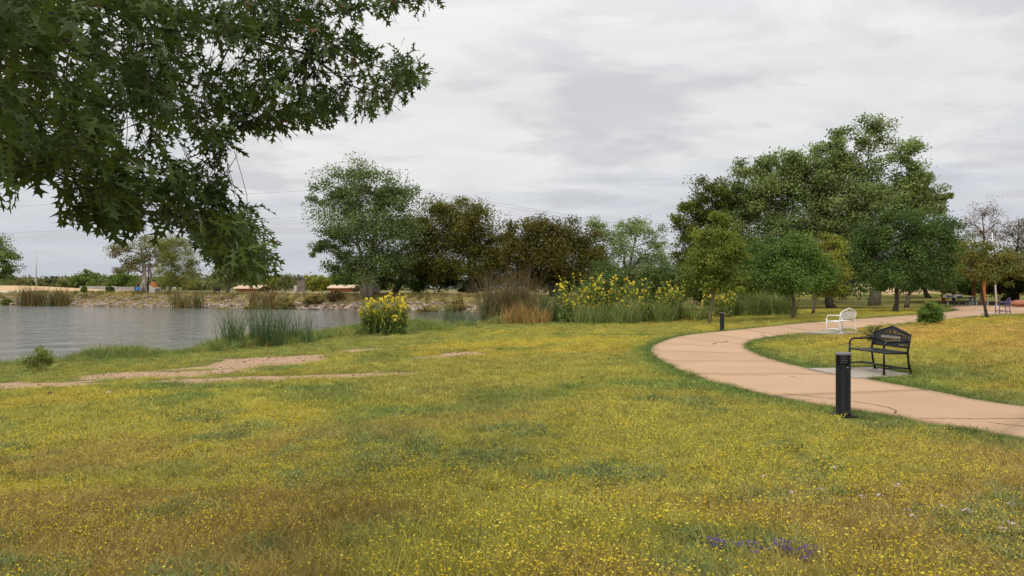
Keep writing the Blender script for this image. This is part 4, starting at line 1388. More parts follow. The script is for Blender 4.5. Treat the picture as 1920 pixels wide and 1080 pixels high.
shelter(627, 668, 165, 'cream-roofed brick shelter just left of the forked cottonwood', 534.5, 540)
shelter(456, 494, 165, 'cream-roofed brick shelter half hidden by the hanging oak spray', 535, 541)

# stone monument with arched crown
p = far_pt(565, 135)
root = empty('stone_monument', p, R(-12))
tag(root, 'grey stone monument tower with arched crown and pale side panel', 'monument')
st = mat('monument_stone', (0.20, 0.155, 0.145), 0.85, var=0.35, scale=1.6, bump=0.6, bscale=4)
s_ = 135 / F
MB().box((-8 * s_, -0.35, -0.1), (8 * s_, 0.35, 0.35)).build('plinth', st, root, bevel=0.03)
MB().box((-6.5 * s_, -0.28, 0.35), (6.5 * s_, 0.28, 20 * s_)).build('shaft', st, root, bevel=0.04)
mb = MB()
N_ = 14
ro, ri = 6.6 * s_, 3.6 * s_
arcv = []
for k in range(N_ + 1):
    an = math.pi * k / N_
    for yy in (-0.26, 0.26):
        arcv.append((ro * math.cos(an), yy, 22 * s_ + ro * math.sin(an) * 1.25)); arcv.append((ri * math.cos(an), yy, 22 * s_ + ri * math.sin(an) * 1.25))
fs = []
for k in range(N_):
    a_ = 4 * k
    fs += [(a_, a_ + 4, a_ + 5, a_ + 1), (a_ + 2, a_ + 3, a_ + 7, a_ + 6), (a_, a_ + 2, a_ + 6, a_ + 4), (a_ + 1, a_ + 5, a_ + 7, a_ + 3)]
fs += [(0, 1, 3, 2), (4 * N_, 4 * N_ + 2, 4 * N_ + 3, 4 * N_ + 1)]
mb.add(arcv, fs)
mb.build('arch', mat('dark_monument_stone', (0.085, 0.075, 0.08), 0.8, var=0.3), root)
MB().box((-7.0 * s_, -0.31, 19.5 * s_), (7.0 * s_, 0.31, 22 * s_)).build('cornice', st, root, bevel=0.03)
MB().box((-3.2 * s_, -0.305, 0.9), (3.2 * s_, -0.285, 14 * s_)).build('inscription_panel', mat('panel_stone', (0.17, 0.12, 0.115), 0.6, var=0.3, scale=4), root)
MB().box((-14 * s_, -0.2, 0.0), (-8.1 * s_, 0.2, 13 * s_)).build('side_panel', mat('pale_panel', (0.50, 0.48, 0.45), 0.8), root, bevel=0.02)

# plain grey slab wall behind the forked trunk
p = far_pt(694, 108)
root = empty('concrete_wall', p)
tag(root, 'blank grey concrete wall behind the forked cottonwood trunk', 'wall')
s_ = 108 / F
MB().box((-18 * s_, -0.2, -0.4), (18 * s_, 0.2, 14.5 * s_)).build('wall_slab', mat('grey_wall', (0.30, 0.265, 0.245), 0.9, var=0.1, scale=1.5), root, bevel=0.02)
MB().box((-18.6 * s_, -0.26, 14.5 * s_), (18.6 * s_, 0.26, 15.6 * s_)).build('coping', mat('wall_coping', (0.36, 0.32, 0.29), 0.9), root, bevel=0.02)

# plaque wall, posts, sign
p = far_pt(292, 121)
s_ = 121 / F
root = empty('plaque_wall', p)
tag(root, 'pale concrete plaque wall with dark panel beside the walkers', 'monument')
pc = mat('plaque_concrete', (0.46, 0.43, 0.38), 0.85, var=0.1, scale=3)
MB().box((-0.6 * s_, -0.3, -0.2), (11 * s_, 0.3, 10.5 * s_)).build('block', pc, root, bevel=0.03)
mb = MB(); mb.add([(-11 * s_, -0.28, -0.2), (-0.7 * s_, -0.28, -0.2), (-0.7 * s_, -0.28, 9 * s_), (-6 * s_, -0.28, 10 * s_), (-11 * s_, -0.28, 15 * s_),
                   (-11 * s_, 0.28, -0.2), (-0.7 * s_, 0.28, -0.2), (-0.7 * s_, 0.28, 9 * s_), (-6 * s_, 0.28, 10 * s_), (-11 * s_, 0.28, 15 * s_)],
                  [(0, 1, 2, 3, 4), (9, 8, 7, 6, 5), (0, 5, 6, 1), (1, 6, 7, 2), (2, 7, 8, 3), (3, 8, 9, 4), (4, 9, 5, 0)])
mb.build('wing', pc, root)
MB().box((1.0 * s_, -0.325, 2.2 * s_), (9.4 * s_, -0.301, 8.6 * s_)).build('plaque', mat('bronze_plaque', (0.11, 0.09, 0.085), 0.5, var=0.3, scale=10), root)

p = far_pt(278, 124); s_ = 124 / F
root = empty('sculpture_post', p)
tag(root, 'tall dark red steel post standing behind the plaque wall', 'sculpture')
MB().tube([(0, 0, -0.2), (0, 0, 52 * s_)], 0.11, 10).build('post', mat('dark_red_steel', (0.06, 0.022, 0.02), 0.6), root, True)
mb = MB(); mb.add([(0.3, -0.08, 2.0), (0.75, -0.08, 1.9), (0.35, -0.08, 3.9), (0.13, -0.08, 4.1), (0.3, 0.08, 2.0), (0.75, 0.08, 1.9), (0.35, 0.08, 3.9), (0.13, 0.08, 4.1)],
                  [(0, 1, 2, 3), (7, 6, 5, 4), (0, 4, 5, 1), (1, 5, 6, 2), (2, 6, 7, 3), (3, 7, 4, 0)])
mb.build('steel_fin', mat('grey_brown_steel', (0.13, 0.105, 0.10), 0.7), root)
p = far_pt(289, 123); s_ = 123 / F
root = empty('orange_obelisk', p)
tag(root, 'small orange obelisk with dark top behind the plaque wall', 'sculpture')
mb = MB(); k1, k2 = 6.5 * s_, 4.0 * s_
mb.add([(-k1, -k1, -0.1), (k1, -k1, -0.1), (k1, k1, -0.1), (-k1, k1, -0.1), (-k2, -k2, 21 * s_), (k2, -k2, 21 * s_), (k2, k2, 21 * s_), (-k2, k2, 21 * s_)],
       [(3, 2, 1, 0), (4, 5, 6, 7), (0, 1, 5, 4), (1, 2, 6, 5), (2, 3, 7, 6), (3, 0, 4, 7)])
mb.build('shaft', mat('orange_paint', (0.50, 0.17, 0.045), 0.7), root)
MB().lathe([(0.03, 21 * s_), (2.6 * s_, 22 * s_), (2.8 * s_, 25 * s_), (1.5 * s_, 29 * s_), (0.02, 31 * s_)], 10).build('finial', mat('dark_finial', (0.03, 0.022, 0.05), 0.5), root, True)

p = far_pt(407, 121); s_ = 121 / F
root = empty('notice_board', p)
tag(root, 'dark notice board beside the road under the hanging oak spray', 'sign')
for x in (-5, 5):
    MB().box((x * s_ - 0.06, -0.06, -0.1), (x * s_ + 0.06, 0.06, 15.5 * s_)).build('post', mat('board_post', (0.03, 0.03, 0.03), 0.6), root)
MB().box((-6.5 * s_, -0.13, 3 * s_), (6.5 * s_, -0.065, 15 * s_)).build('board', mat('board_face', (0.022, 0.022, 0.026), 0.5, var=0.3), root, bevel=0.02)

p = far_pt(68, 150); s_ = 150 / F
root = empty('light_mast', p)
tag(root, 'tall thin pale mast on the sandy rise at far left', 'mast')
MB().tube([(0, 0, -0.2), (0, 0, 66 * s_)], [0.14, 0.07], 8).build('pole', mat('galvanised_steel', (0.42, 0.42, 0.43), 0.5, metal=0.4), root, True)
MB().box((-1.9 * s_, -0.15, 10 * s_), (-0.9 * s_, 0.15, 16 * s_)).build('cabinet', mat('white_box', (0.7, 0.7, 0.7), 0.6), root)
p = far_pt(118, 260); s_ = 260 / F
root = empty('utility_pole', p)
tag(root, 'short dark utility pole with crossarm rising from the far treeline', 'utility pole')
MB().tube([(0, 0, 0), (0, 0, 27 * s_)], 0.15, 7).build('pole', BARK_DARK(), root)
MB().box((-4 * s_, -0.08, 23.5 * s_), (4 * s_, 0.08, 24.6 * s_)).build('crossarm', BARK_DARK(), root)

# low grey guard wall beside the far road
gp = np.array([far_pt(px, Y) for px, Y in ((150, 152), (185, 150), (220, 148), (252, 146))])
root = empty('guard_wall', gp[0])
tag(root, 'low grey guard wall along the far road left of the walkers', 'wall')
for a_, b_ in zip(gp[:-1], gp[1:]):
    d_ = b_ - a_; L_ = math.hypot(d_[0], d_[1]); an = math.atan2(d_[1], d_[0])
    M_ = Matrix.Translation(Vector(a_ - gp[0])) @ Matrix.Rotation(an, 4, 'Z')
    MB().box((0.02, -0.12, -0.2), (L_ - 0.02, 0.12, 0.62), M_).build('wall_section', mat('guard_grey', (0.30, 0.29, 0.28), 0.85, var=0.15, scale=1), root)

# transmission pole hidden behind the forked cottonwood and its lines
pole_p = far_pt(705, 230)
root = empty('power_pole', pole_p)
tag(root, 'tall power pole behind the forked cottonwood carrying the wires', 'utility pole')
top_z = EYE + (540 - 346) / F * 230 - pole_p[2]
MB().tube([(0, 0, 0), (0, 0, top_z)], [0.3, 0.16], 8).build('pole', BARK(), root)
for py in (352, 400):
    z = EYE + (540 - py) / F * 230 - pole_p[2]
    MB().box((-2.4, -0.12, z - 0.14), (2.4, 0.12, z)).build('crossarm', BARK(), root)
wire_m = mat('wire', (0.22, 0.22, 0.23), 0.6)
for pts, lab in (((((-700, 415), (0, 388), (605, 355), (700, 350)), 0), 'upper power line crossing the sky at left'), ((((-700, 458), (0, 438), (585, 404), (700, 398)), 0), 'lower power line crossing the sky at left'),
                 ((((712, 346), (830, 356), (1100, 412), (1900, 540)), 0), 'upper power line sloping down above the olive-brown tree'), ((((712, 350), (830, 362), (1100, 417), (1900, 544)), 0), 'lower power line sloping down above the olive-brown tree')):
    pts = pts[0]
    P = np.array([at(px, py, 230) for px, py in pts])
    q = np.linspace(P[0, 0], P[-1, 0], 60)
    zz = np.interp(q, P[:, 0], P[:, 2])
    k_ = np.polyfit(P[:, 0], P[:, 2], 2)
    zz = np.polyval(k_, q)
    o = MB().tube([(x, 230.0, z) for x, z in zip(q, zz)], 0.035, 4).build('power_line', wire_m)
    tag(o, lab, 'power line', 'power lines')

# driftwood
p = on_water((548, 579.2)); zz = -0.55
root = MB().tube([(p[0] - 1.9, p[1] + 1.0, -0.50), (p[0] - 1.2, p[1] + 1.1, -0.25), (p[0] - 0.2, p[1] + 1.2, -0.12), (p[0] + 0.8, p[1] + 1.1, -0.34), (p[0] + 1.7, p[1] + 1.0, -0.52)], [0.05, 0.09, 0.11, 0.09, 0.04], 7).build(
    'driftwood_branch', mat('bleached_wood', (0.50, 0.43, 0.35), 0.9, var=0.2, scale=4), None, True)
tag(root, 'bleached curved driftwood branch lying on the far bank rocks', 'driftwood')


# people: one continuous skinned body, coloured by garment, hair as a child
def person(px, py_feet, Y, label, shirt, trousers, pose, facing=0.0, tall=1.72, held=None):
    p = far_pt(px, Y)
    root = empty('person', p, facing)
    tag(root, label, 'person', 'walkers on the far bank')
    k = tall / 1.75
    J = {'pelvis': (0, 0, 0.95), 'waist': (0, 0, 1.10), 'chest': (0, -0.01, 1.32), 'neck': (0, 0, 1.48), 'head': (0, -0.02, 1.60), 'crown': (0, -0.01, 1.72),
         'lsh': (0.18, 0, 1.42), 'lel': (0.24, 0.02, 1.16), 'lwr': (0.22, -0.10, 0.93), 'lha': (0.21, -0.14, 0.85),
         'rsh': (-0.18, 0, 1.42), 'rel': (-0.24, 0.02, 1.16), 'rwr': (-0.22, -0.10, 0.93), 'rha': (-0.21, -0.14, 0.85),
         'lhip': (0.09, 0, 0.90), 'lkn': (0.10, -0.03, 0.50), 'lan': (0.10, 0.03, 0.09), 'lto': (0.11, -0.13, 0.035),
         'rhip': (-0.09, 0, 0.90), 'rkn': (-0.10, -0.03, 0.50), 'ran': (-0.10, 0.03, 0.09), 'rto': (-0.11, -0.13, 0.035)}
    J.update(pose)
    rad = {'pelvis': 0.14, 'waist': 0.125, 'chest': 0.15, 'neck': 0.055, 'head': 0.095, 'crown': 0.07, 'sh': 0.065, 'el': 0.047, 'wr': 0.034, 'ha': 0.042, 'hip': 0.095, 'kn': 0.062, 'an': 0.043, 'to': 0.04}
    E = [('pelvis', 'waist'), ('waist', 'chest'), ('chest', 'neck'), ('neck', 'head'), ('head', 'crown')]
    for s_ in 'lr':
        E += [('chest', s_ + 'sh'), (s_ + 'sh', s_ + 'el'), (s_ + 'el', s_ + 'wr'), (s_ + 'wr', s_ + 'ha'), ('pelvis', s_ + 'hip'), (s_ + 'hip', s_ + 'kn'), (s_ + 'kn', s_ + 'an'), (s_ + 'an', s_ + 'to')]
    names = list(J)
    me = bpy.data.meshes.new('body_rig')
    me.from_pydata([tuple(c * k for c in J[n_]) for n_ in names], [(names.index(a_), names.index(b_)) for a_, b_ in E], [])
    tmp = bpy.data.objects.new('body_rig', me)
    COL.objects.link(tmp)
    md = tmp.modifiers.new('skin', 'SKIN'); md.use_smooth_shade = True
    sv = me.skin_vertices
    if not sv:
        bm_ = bmesh.new(); bm_.from_mesh(me); bm_.verts.layers.skin.verify(); bm_.to_mesh(me); bm_.free(); sv = me.skin_vertices
    for i, n_ in enumerate(names):
        r_ = rad.get(n_, rad.get(n_[1:], 0.06)) * k
        sv[0].data[i].radius = (r_, r_); sv[0].data[i].use_root = n_ == 'pelvis'
    sb = tmp.modifiers.new('sub', 'SUBSURF'); sb.levels = 1; sb.render_levels = 1
    dg_ = bpy.context.evaluated_depsgraph_get()
    body_me = bpy.data.meshes.new_from_object(tmp.evaluated_get(dg_))
    bpy.data.objects.remove(tmp)
    body_me.name = 'body'
    mats = [mat('skin_tone', (0.42, 0.25, 0.17), 0.6), mat('cloth_%.3f_%.3f_%.3f' % shirt, shirt, 0.85), mat('cloth_%.3f_%.3f_%.3f' % trousers, trousers, 0.85), mat('shoe', (0.05, 0.045, 0.04), 0.7)]
    body_me.materials.clear()
    for m_ in mats: body_me.materials.append(m_)
    for f_ in body_me.polygons:
        c = f_.center / k
        arm_low = abs(c.x) > 0.19 and c.z < 1.24
        f_.material_index = 0 if (c.z > 1.46 or arm_low) else 1 if c.z > 0.98 else 2 if c.z > 0.09 else 3
        f_.use_smooth = True
    o = link(bpy.data.objects.new('body', body_me), root)
    hd = J['head']
    MB().lathe([(0.02, 0.115), (0.07, 0.10), (0.105, 0.05), (0.108, 0.0), (0.09, -0.05)][::-1], 12, (hd[0] * k, (hd[1] + 0.02) * k, (hd[2] + 0.06) * k)).build('hair', mat('dark_hair', (0.03, 0.02, 0.015), 0.7), root, True)
    return root


person(258, 549, 122.0, 'person in black top holding a blue bag beside the far road', (0.012, 0.012, 0.014), (0.03, 0.03, 0.035),
       {'lel': (0.26, -0.06, 1.18), 'lwr': (0.24, -0.28, 1.14), 'lha': (0.23, -0.35, 1.15), 'lkn': (0.10, -0.12, 0.5), 'lan': (0.10, -0.12, 0.09), 'lto': (0.11, -0.28, 0.035)}, R(80))
person(268, 549, 122.6, 'person in navy top and dark jeans between two other walkers', (0.015, 0.02, 0.06), (0.02, 0.03, 0.08), {'rkn': (-0.10, -0.10, 0.5), 'ran': (-0.1, -0.02, 0.09)}, R(-60), 1.45)
person(275, 549, 121.6, 'person in dark top and pale jeans next to the plaque wall', (0.02, 0.02, 0.035), (0.20, 0.27, 0.36),
       {'rel': (-0.26, -0.08, 1.20), 'rwr': (-0.20, -0.25, 1.28), 'rha': (-0.18, -0.30, 1.34)}, R(-75))
p = far_pt(258, 121.6)
root = empty('bag', (p[0] + 0.12, p[1] - 0.1, p[2] + 0.42))
tag(root, 'bright blue bag held by the person in black', 'bag')
MB().box((-0.26, -0.12, 0), (0.26, 0.12, 0.42)).build('bag_body', mat('blue_fabric', (0.04, 0.22, 0.62), 0.7), root, bevel=0.05)
MB().tube([(-0.14, 0, 0.41), (-0.08, 0, 0.6), (0.08, 0, 0.6), (0.14, 0, 0.41)], 0.015, 6).build('handle', mat('blue_strap', (0.03, 0.12, 0.35), 0.7), root)

# riprap on the far shore
def ico():
    bm_ = bmesh.new(); bmesh.ops.create_icosphere(bm_, subdivisions=1, radius=1)
    v_ = np.array([q.co[:] for q in bm_.verts]); f_ = np.array([[q.index for q in x.verts] for x in bm_.faces]); bm_.free()
    return v_, f_


IV, IF = ico()
V = []; Fc = []; C = []
far_line = np.array([on_water(p) for p in _far])
seg = np.linalg.norm(np.diff(far_line, axis=0), axis=1)
tries = 0
while len(V) < 2300 and tries < 20000:
    tries += 1
    k = rng.choice(len(seg), p=seg / seg.sum())
    t_ = rng.random()
    q = far_line[k] + (far_line[k + 1] - far_line[k]) * t_
    if q[0] < -85: continue
    dirv = far_line[k + 1] - far_line[k]; dirv = dirv / np.linalg.norm(dirv)
    nrm = np.array([dirv[1], -dirv[0]])
    off = rng.random() ** 1.3 * 2.9 * (0.6 + 0.8 * vnoise(q[0] * 0.12, 0, 3)) - 0.15
    q = q + nrm * off
    r_ = rng.uniform(0.09, 0.27) * (1.2 if off < 1 else 0.85)
    v_ = IV * (1 + 0.22 * rng.normal(size=(len(IV), 1))) * np.array([r_ * rng.uniform(0.9, 1.5), r_, r_ * rng.uniform(0.5, 0.8)])
    a_ = rng.random() * 6.28
    v_ = v_ @ np.array([[math.cos(a_), -math.sin(a_), 0], [math.sin(a_), math.cos(a_), 0], [0, 0, 1]])
    z = max(H(q[0], q[1]), WATER - 0.1) + r_ * 0.25
    Fc.append(IF + len(V) * len(IV)); V.append(v_ + np.array([q[0], q[1], z]))
    base = np.array([[0.38, 0.28, 0.21], [0.31, 0.26, 0.22], [0.26, 0.18, 0.13], [0.44, 0.35, 0.28]][rng.integers(0, 4)]) * rng.uniform(0.7, 1.15)
    C.append(np.repeat(base[None], len(IV), 0))
rip = obj_np('riprap', np.concatenate(V), np.concatenate(Fc), leafmat('rock_tint', 0.0, 0.9, spec=0.2), None, np.concatenate(C))
tag(rip, 'pinkish grey rock riprap along the far shoreline', 'rocks', kind='stuff')

# ------------------------------------------------------------------ pavilion corner at the right
pv = [far_pt(1769, 80), far_pt(1788, 84), far_pt(1826, 88), far_pt(1844, 72)]
cpt = np.mean(pv, 0)
root = empty('pavilion', cpt)
tag(root, 'open pavilion with orange timber posts behind the shade trees', 'pavilion')
om = mat('orange_timber', (0.40, 0.135, 0.04), 0.75, var=0.2, scale=5)
rm = mat('red_timber', (0.25, 0.055, 0.035), 0.75, var=0.2, scale=5)
for i, q in enumerate(pv + [far_pt(1905, 84)]):
    d_ = q - cpt
    MB().box((d_[0] - 0.14, d_[1] - 0.14, d_[2] - 0.1), (d_[0] + 0.14, d_[1] + 0.14, d_[2] + 3.1)).build('post', rm if i < 2 else om, root, bevel=0.02)
mb = MB()
x0, x1, y0, y1 = -4.2, 6.2, -10.0, 8.5
mb.add([(x0, y0, 3.1), (x1, y0, 3.1), (x1, y1, 3.1), (x0, y1, 3.1), (x0 + 2.5, -1, 4.6), (x1 - 2.5, -1, 4.6), (x1 - 2.5, 1, 4.6), (x0 + 2.5, 1, 4.6)],
       [(3, 2, 1, 0), (4, 5, 6, 7), (0, 1, 5, 4), (1, 2, 6, 5), (2, 3, 7, 6), (3, 0, 4, 7)])
mb.build('roof', mat('dark_roof', (0.05, 0.04, 0.03), 0.8), root)


def grill(px, Y, label):
    q = far_pt(px, Y)
    root = empty('barbecue_grill', q)
    tag(root, label, 'grill', 'grills near the pavilion')
    gm_ = mat('bright_grill_steel', (0.55, 0.55, 0.53), 0.5, metal=0.2)
    MB().tube([(0, 0, -0.1), (0, 0, 0.7)], 0.05, 8).build('pedestal', gm_, root)
    mb = MB(); mb.box((-0.32, -0.22, 0.7), (0.32, 0.22, 0.74)); mb.box((-0.32, 0.18, 0.74), (0.32, 0.22, 1.0)); mb.box((-0.32, -0.22, 0.74), (-0.28, 0.18, 0.98)); mb.box((0.28, -0.22, 0.74), (0.32, 0.18, 0.98))
    mb.build('firebox', gm_, root)
    MB().box((-0.27, -0.23, 0.88), (0.27, 0.17, 0.895)).build('grate', mat('grate_black', (0.04, 0.04, 0.04), 0.6), root)


grill(1777, 76, 'pale steel barbecue grill between the two red pavilion posts')
grill(1797, 74, 'pale steel barbecue grill behind the dark green picnic table')


def picnic(px, Y, label, m_, concrete=False, rz=0.0, w=1.8):
    q = far_pt(px, Y)
    root = empty('picnic_table', q, rz)
    tag(root, label, 'picnic table', 'picnic tables near the pavilion')
    MB().box((-w / 2, -0.38, 0.70), (w / 2, 0.38, 0.78)).build('table_top', m_, root, bevel=0.01)
    for sy in (-1, 1):
        MB().box((-w / 2, sy * 0.72 - 0.14, 0.41), (w / 2, sy * 0.72 + 0.14, 0.46)).build('bench_seat', m_, root, bevel=0.01)
    for sx in (-1, 1):
        x = sx * w * 0.34
        if concrete:
            MB().box((x - 0.1, -0.28, -0.1), (x + 0.1, 0.28, 0.70)).build('leg', m_, root, bevel=0.02)
            for sy in (-1, 1): MB().box((x - 0.08, sy * 0.72 - 0.1, -0.1), (x + 0.08, sy * 0.72 + 0.1, 0.41)).build('seat_leg', m_, root)
        else:
            MB().tube([(x, -0.72, -0.05), (x, -0.3, 0.7)], 0.03, 6).build('leg', m_, root)
            MB().tube([(x, 0.72, -0.05), (x, 0.3, 0.7)], 0.03, 6).build('leg', m_, root)
            MB().tube([(x, -0.74, 0.40), (x, 0.74, 0.40)], 0.025, 6).build('crossbar', m_, root)


picnic(1794, 71, 'dark green metal picnic table left of the plain concrete one', mat('dark_green_metal', (0.012, 0.035, 0.028), 0.5))
picnic(1812, 73, 'black metal picnic table beside the dark green one', mat('black_metal', (0.012, 0.012, 0.013), 0.5), w=1.4)
picnic(1832, 74, 'pale concrete picnic table between the orange posts', mat('table_concrete', (0.40, 0.40, 0.37), 0.85), True, w=1.5)
# white leaning pole
q = far_pt(1869, 66)
root = empty('white_pole', q)
tag(root, 'slightly leaning thin white pole behind the purple bench', 'pole')
s_ = 66 / F
MB().tube([(0, 0, -0.2), (-9 * s_, 0, 140 * s_)], [0.075, 0.045], 10).build('pole', mat('white_paint', (0.72, 0.72, 0.70), 0.5), root, True)
MB().lathe([(0.16, -0.05), (0.16, 0.05), (0.10, 0.10), (0.0, 0.10)], 12).build('base_collar', mat('white_paint', (0.72, 0.72, 0.70), 0.5), root)
# boulder
q = G(1912, 577)
bm_ = bmesh.new(); bmesh.ops.create_icosphere(bm_, subdivisions=4, radius=1)
for v_ in bm_.verts:
    c = v_.co.copy()
    nse = 0.18 * (vnoise(np.array([c.x * 1.5 + 9]), np.array([c.y * 1.5 + c.z * 1.3]), 5)[0] - 0.5) + 0.08 * (vnoise(np.array([c.x * 5]), np.array([c.y * 5 + c.z * 4]), 9)[0] - 0.5)
    v_.co = Vector((c.x * 0.82, c.y * 0.6, c.z * (0.33 if c.z > 0 else 0.2))) * (1 + nse)
me = bpy.data.meshes.new('boulder'); bm_.to_mesh(me); bm_.free()
for f_ in me.polygons: f_.use_smooth = True
me.materials.append(mat('red_sandstone', (0.34, 0.125, 0.065), 0.9, var=0.25, scale=2, bump=0.5, bscale=8))
o = link(bpy.data.objects.new('boulder', me)); o.location = (q[0], q[1], q[2] + 0.28); tag(o, 'smooth red sandstone boulder at the right edge near the purple bench', 'boulder')
# clods on the lawn
for px, py, lab in ((94, 744, 'dark clod lying on the lawn below the dirt trail'), (203, 743, 'pale tan stone on the lawn right of the dark clod')):
    q = G(px, py)
    mb = MB(); mb.add((IV * (1 + 0.2 * rng.normal(size=(len(IV), 1)))) * np.array([0.07, 0.05, 0.06]), [tuple(f_) for f_ in IF])
    o = mb.build('clod', mat('dark_clod', (0.03, 0.022, 0.018), 0.9) if px < 100 else mat('tan_stone', (0.40, 0.26, 0.17), 0.9)); o.location = (q[0], q[1], q[2] + 0.05)
    tag(o, lab, 'stone')

# ------------------------------------------------------------------ grass and small flowers (scattered tufts)
TUFT_M = leafmat('turf_blades', 0.25, 0.65, 'tint', True, 0.12)


def src(name, parts):
    v, f, c = cat_arr(parts)
    me = np_mesh(name, v, f, c)
    me.materials.append(TUFT_M)
    return bpy.data.objects.new(name, me)


def grey_blades(n_, spread, hgt, width, lean, droop, lo=0.75, hi=1.3, seg=2):
    v, f, c = blades(n_, (spread, spread), hgt, width, [(1 / GAIN, 1 / GAIN, 1 / GAIN, 1)], lean, droop, seg)
    k = np.repeat(rng.uniform(lo, hi, n_), (seg + 1) * 2)
    c = np.c_[np.repeat(k[:, None], 3, 1), np.ones(len(v))]
    return v, f, c


def heads(n_, spread, z0, z1, r_, cols, flat=0.6):
    """small domed flower heads: a hexagon of quads"""
    V = []; Fc = []; C = []
    for i in range(n_):
        q = np.array([*(rng.uniform(-1, 1, 2) * spread), rng.uniform(z0, z1)])
        rr = r_ * rng.uniform(0.6, 1.2)
        tl = rng.normal(size=2) * 0.35
        cc = np.array(cols[rng.integers(0, len(cols))]) * rng.uniform(0.8, 1.1)
        o_ = len(V)
        ring = [(math.cos(a_) * rr, math.sin(a_) * rr) for a_ in np.arange(6) * math.pi / 3 + rng.random()]
        V.append(q + np.array([0, 0, rr * flat])); C.append([*cc, 0])
        for x, y in ring:
            V.append(q + np.array([x, y, x * tl[0] + y * tl[1]])); C.append([*cc, 0])
        for k in range(0, 6, 2):
            Fc.append((o_, o_ + 1 + k, o_ + 1 + (k + 1) % 6, o_ + 1 + (k + 2) % 6))
    return np.array(V), np.array(Fc), np.array(C)


YEL = [(0.72, 0.56, 0.03), (0.66, 0.48, 0.02), (0.76, 0.66, 0.10), (0.56, 0.40, 0.02)]
S_FLOWER = [src('flower_tuft', [grey_blades(24, 0.11, 0.062, 0.0060, 0.8, 0.8), heads(7, 0.12, 0.035, 0.068, 0.0060, YEL)]) for i in range(3)]
S_FLOWER_TALL = [src('tall_flower_tuft', [grey_blades(24, 0.10, 0.11, 0.0050, 0.5, 0.5), heads(4, 0.11, 0.06, 0.125, 0.0066, YEL)]) for i in range(3)]
S_GRASS = [src('grass_tuft', [grey_blades(40, 0.12, 0.062, 0.0060, 0.9, 0.9)]) for i in range(4)]
S_DRY = [src('dry_tuft', [grey_blades(30, 0.11, 0.085, 0.0036, 0.7, 0.6, 0.7, 1.6), heads(2, 0.11, 0.03, 0.06, 0.005, YEL)]) for i in range(3)]
S_PURPLE = [src('purple_tuft', [grey_blades(16, 0.07, 0.08, 0.006, 0.5, 0.6), heads(16, 0.07, 0.05, 0.12, 0.011, [(0.14, 0.07, 0.30), (0.20, 0.10, 0.34), (0.10, 0.05, 0.22)])])]
S_PALE = [src('pale_flower_tuft', [grey_blades(12, 0.06, 0.10, 0.004, 0.4, 0.5), heads(9, 0.05, 0.09, 0.13, 0.012, [(0.72, 0.60, 0.72), (0.66, 0.55, 0.66)])])]
S_LEAFY = [src('leafy_tuft', [grey_blades(60, 0.13, 0.07, 0.013, 0.9, 0.9)]) for i in range(3)]
S_TALL = [src('tall_tuft', [grey_blades(48, 0.20, 0.42, 0.014, 0.35, 0.6, seg=3)]) for i in range(3)]
S_MAT = [src('mat_tuft', [grey_blades(110, 0.32, 0.075, 0.010, 0.7, 0.8), heads(26, 0.32, 0.05, 0.085, 0.0075, YEL)]) for i in range(3)]
S_MATG = [src('mat_grass_tuft', [grey_blades(120, 0.32, 0.075, 0.010, 0.7, 0.8)]) for i in range(3)]


def gn_tree(sources, key):
    ng = bpy.data.node_groups.new('scatter_' + key, 'GeometryNodeTree')
    ng.interface.new_socket('Geometry', in_out='INPUT', socket_type='NodeSocketGeometry')
    ng.interface.new_socket('Geometry', in_out='OUTPUT', socket_type='NodeSocketGeometry')
    N, L = ng.nodes, ng.links
    gi = N.new('NodeGroupInput'); go = N.new('NodeGroupOutput')
    join = N.new('GeometryNodeJoinGeometry')
    for so in sources:
        oi = N.new('GeometryNodeObjectInfo'); oi.inputs['Object'].default_value = so; oi.inputs['As Instance'].default_value = True
        L.new(oi.outputs['Geometry'], join.inputs[0])
    iop = N.new('GeometryNodeInstanceOnPoints')

    def attr(nm, dt):
        a_ = N.new('GeometryNodeInputNamedAttribute'); a_.data_type = dt; a_.inputs['Name'].default_value = nm
        return a_.outputs['Attribute']
    L.new(gi.outputs[0], iop.inputs['Points'])
    L.new(join.outputs[0], iop.inputs['Instance'])
    iop.inputs['Pick Instance'].default_value = True
    L.new(attr('iidx', 'INT'), iop.inputs['Instance Index'])
    e2r = N.new('FunctionNodeEulerToRotation')
    L.new(attr('irot', 'FLOAT_VECTOR'), e2r.inputs[0])
    L.new(e2r.outputs[0], iop.inputs['Rotation'])
    L.new(attr('iscale', 'FLOAT'), iop.inputs['Scale'])
    L.new(iop.outputs[0], go.inputs[0])
    return ng


def scatter(name, label, P, scale, tint, sources, cat='grass', tilt=0.15):
    n_ = len(P)
    me = bpy.data.meshes.new(name)
    me.vertices.add(n_); me.vertices.foreach_set('co', np.asarray(P, np.float32).ravel())

    def put(nm, ty, arr, fld):
        a_ = me.attributes.new(nm, ty, 'POINT'); a_.data.foreach_set(fld, np.ascontiguousarray(arr).ravel())
    rot = np.c_[rng.normal(size=n_) * tilt, rng.normal(size=n_) * tilt, rng.random(n_) * 6.283].astype(np.float32)
    put('irot', 'FLOAT_VECTOR', rot, 'vector')
    put('iscale', 'FLOAT', scale.astype(np.float32), 'value')
    put('iidx', 'INT', rng.integers(0, len(sources), n_).astype(np.int32), 'value')
    put('itint', 'FLOAT_COLOR', np.c_[tint, np.ones(n_)].astype(np.float32), 'color')
    me.materials.append(TUFT_M)
    o = link(bpy.data.objects.new(name, me))
    md = o.modifiers.new('scatter', 'NODES'); md.node_group = gn_tree(sources, name)
    tag(o, label, cat, kind='stuff')
    return o


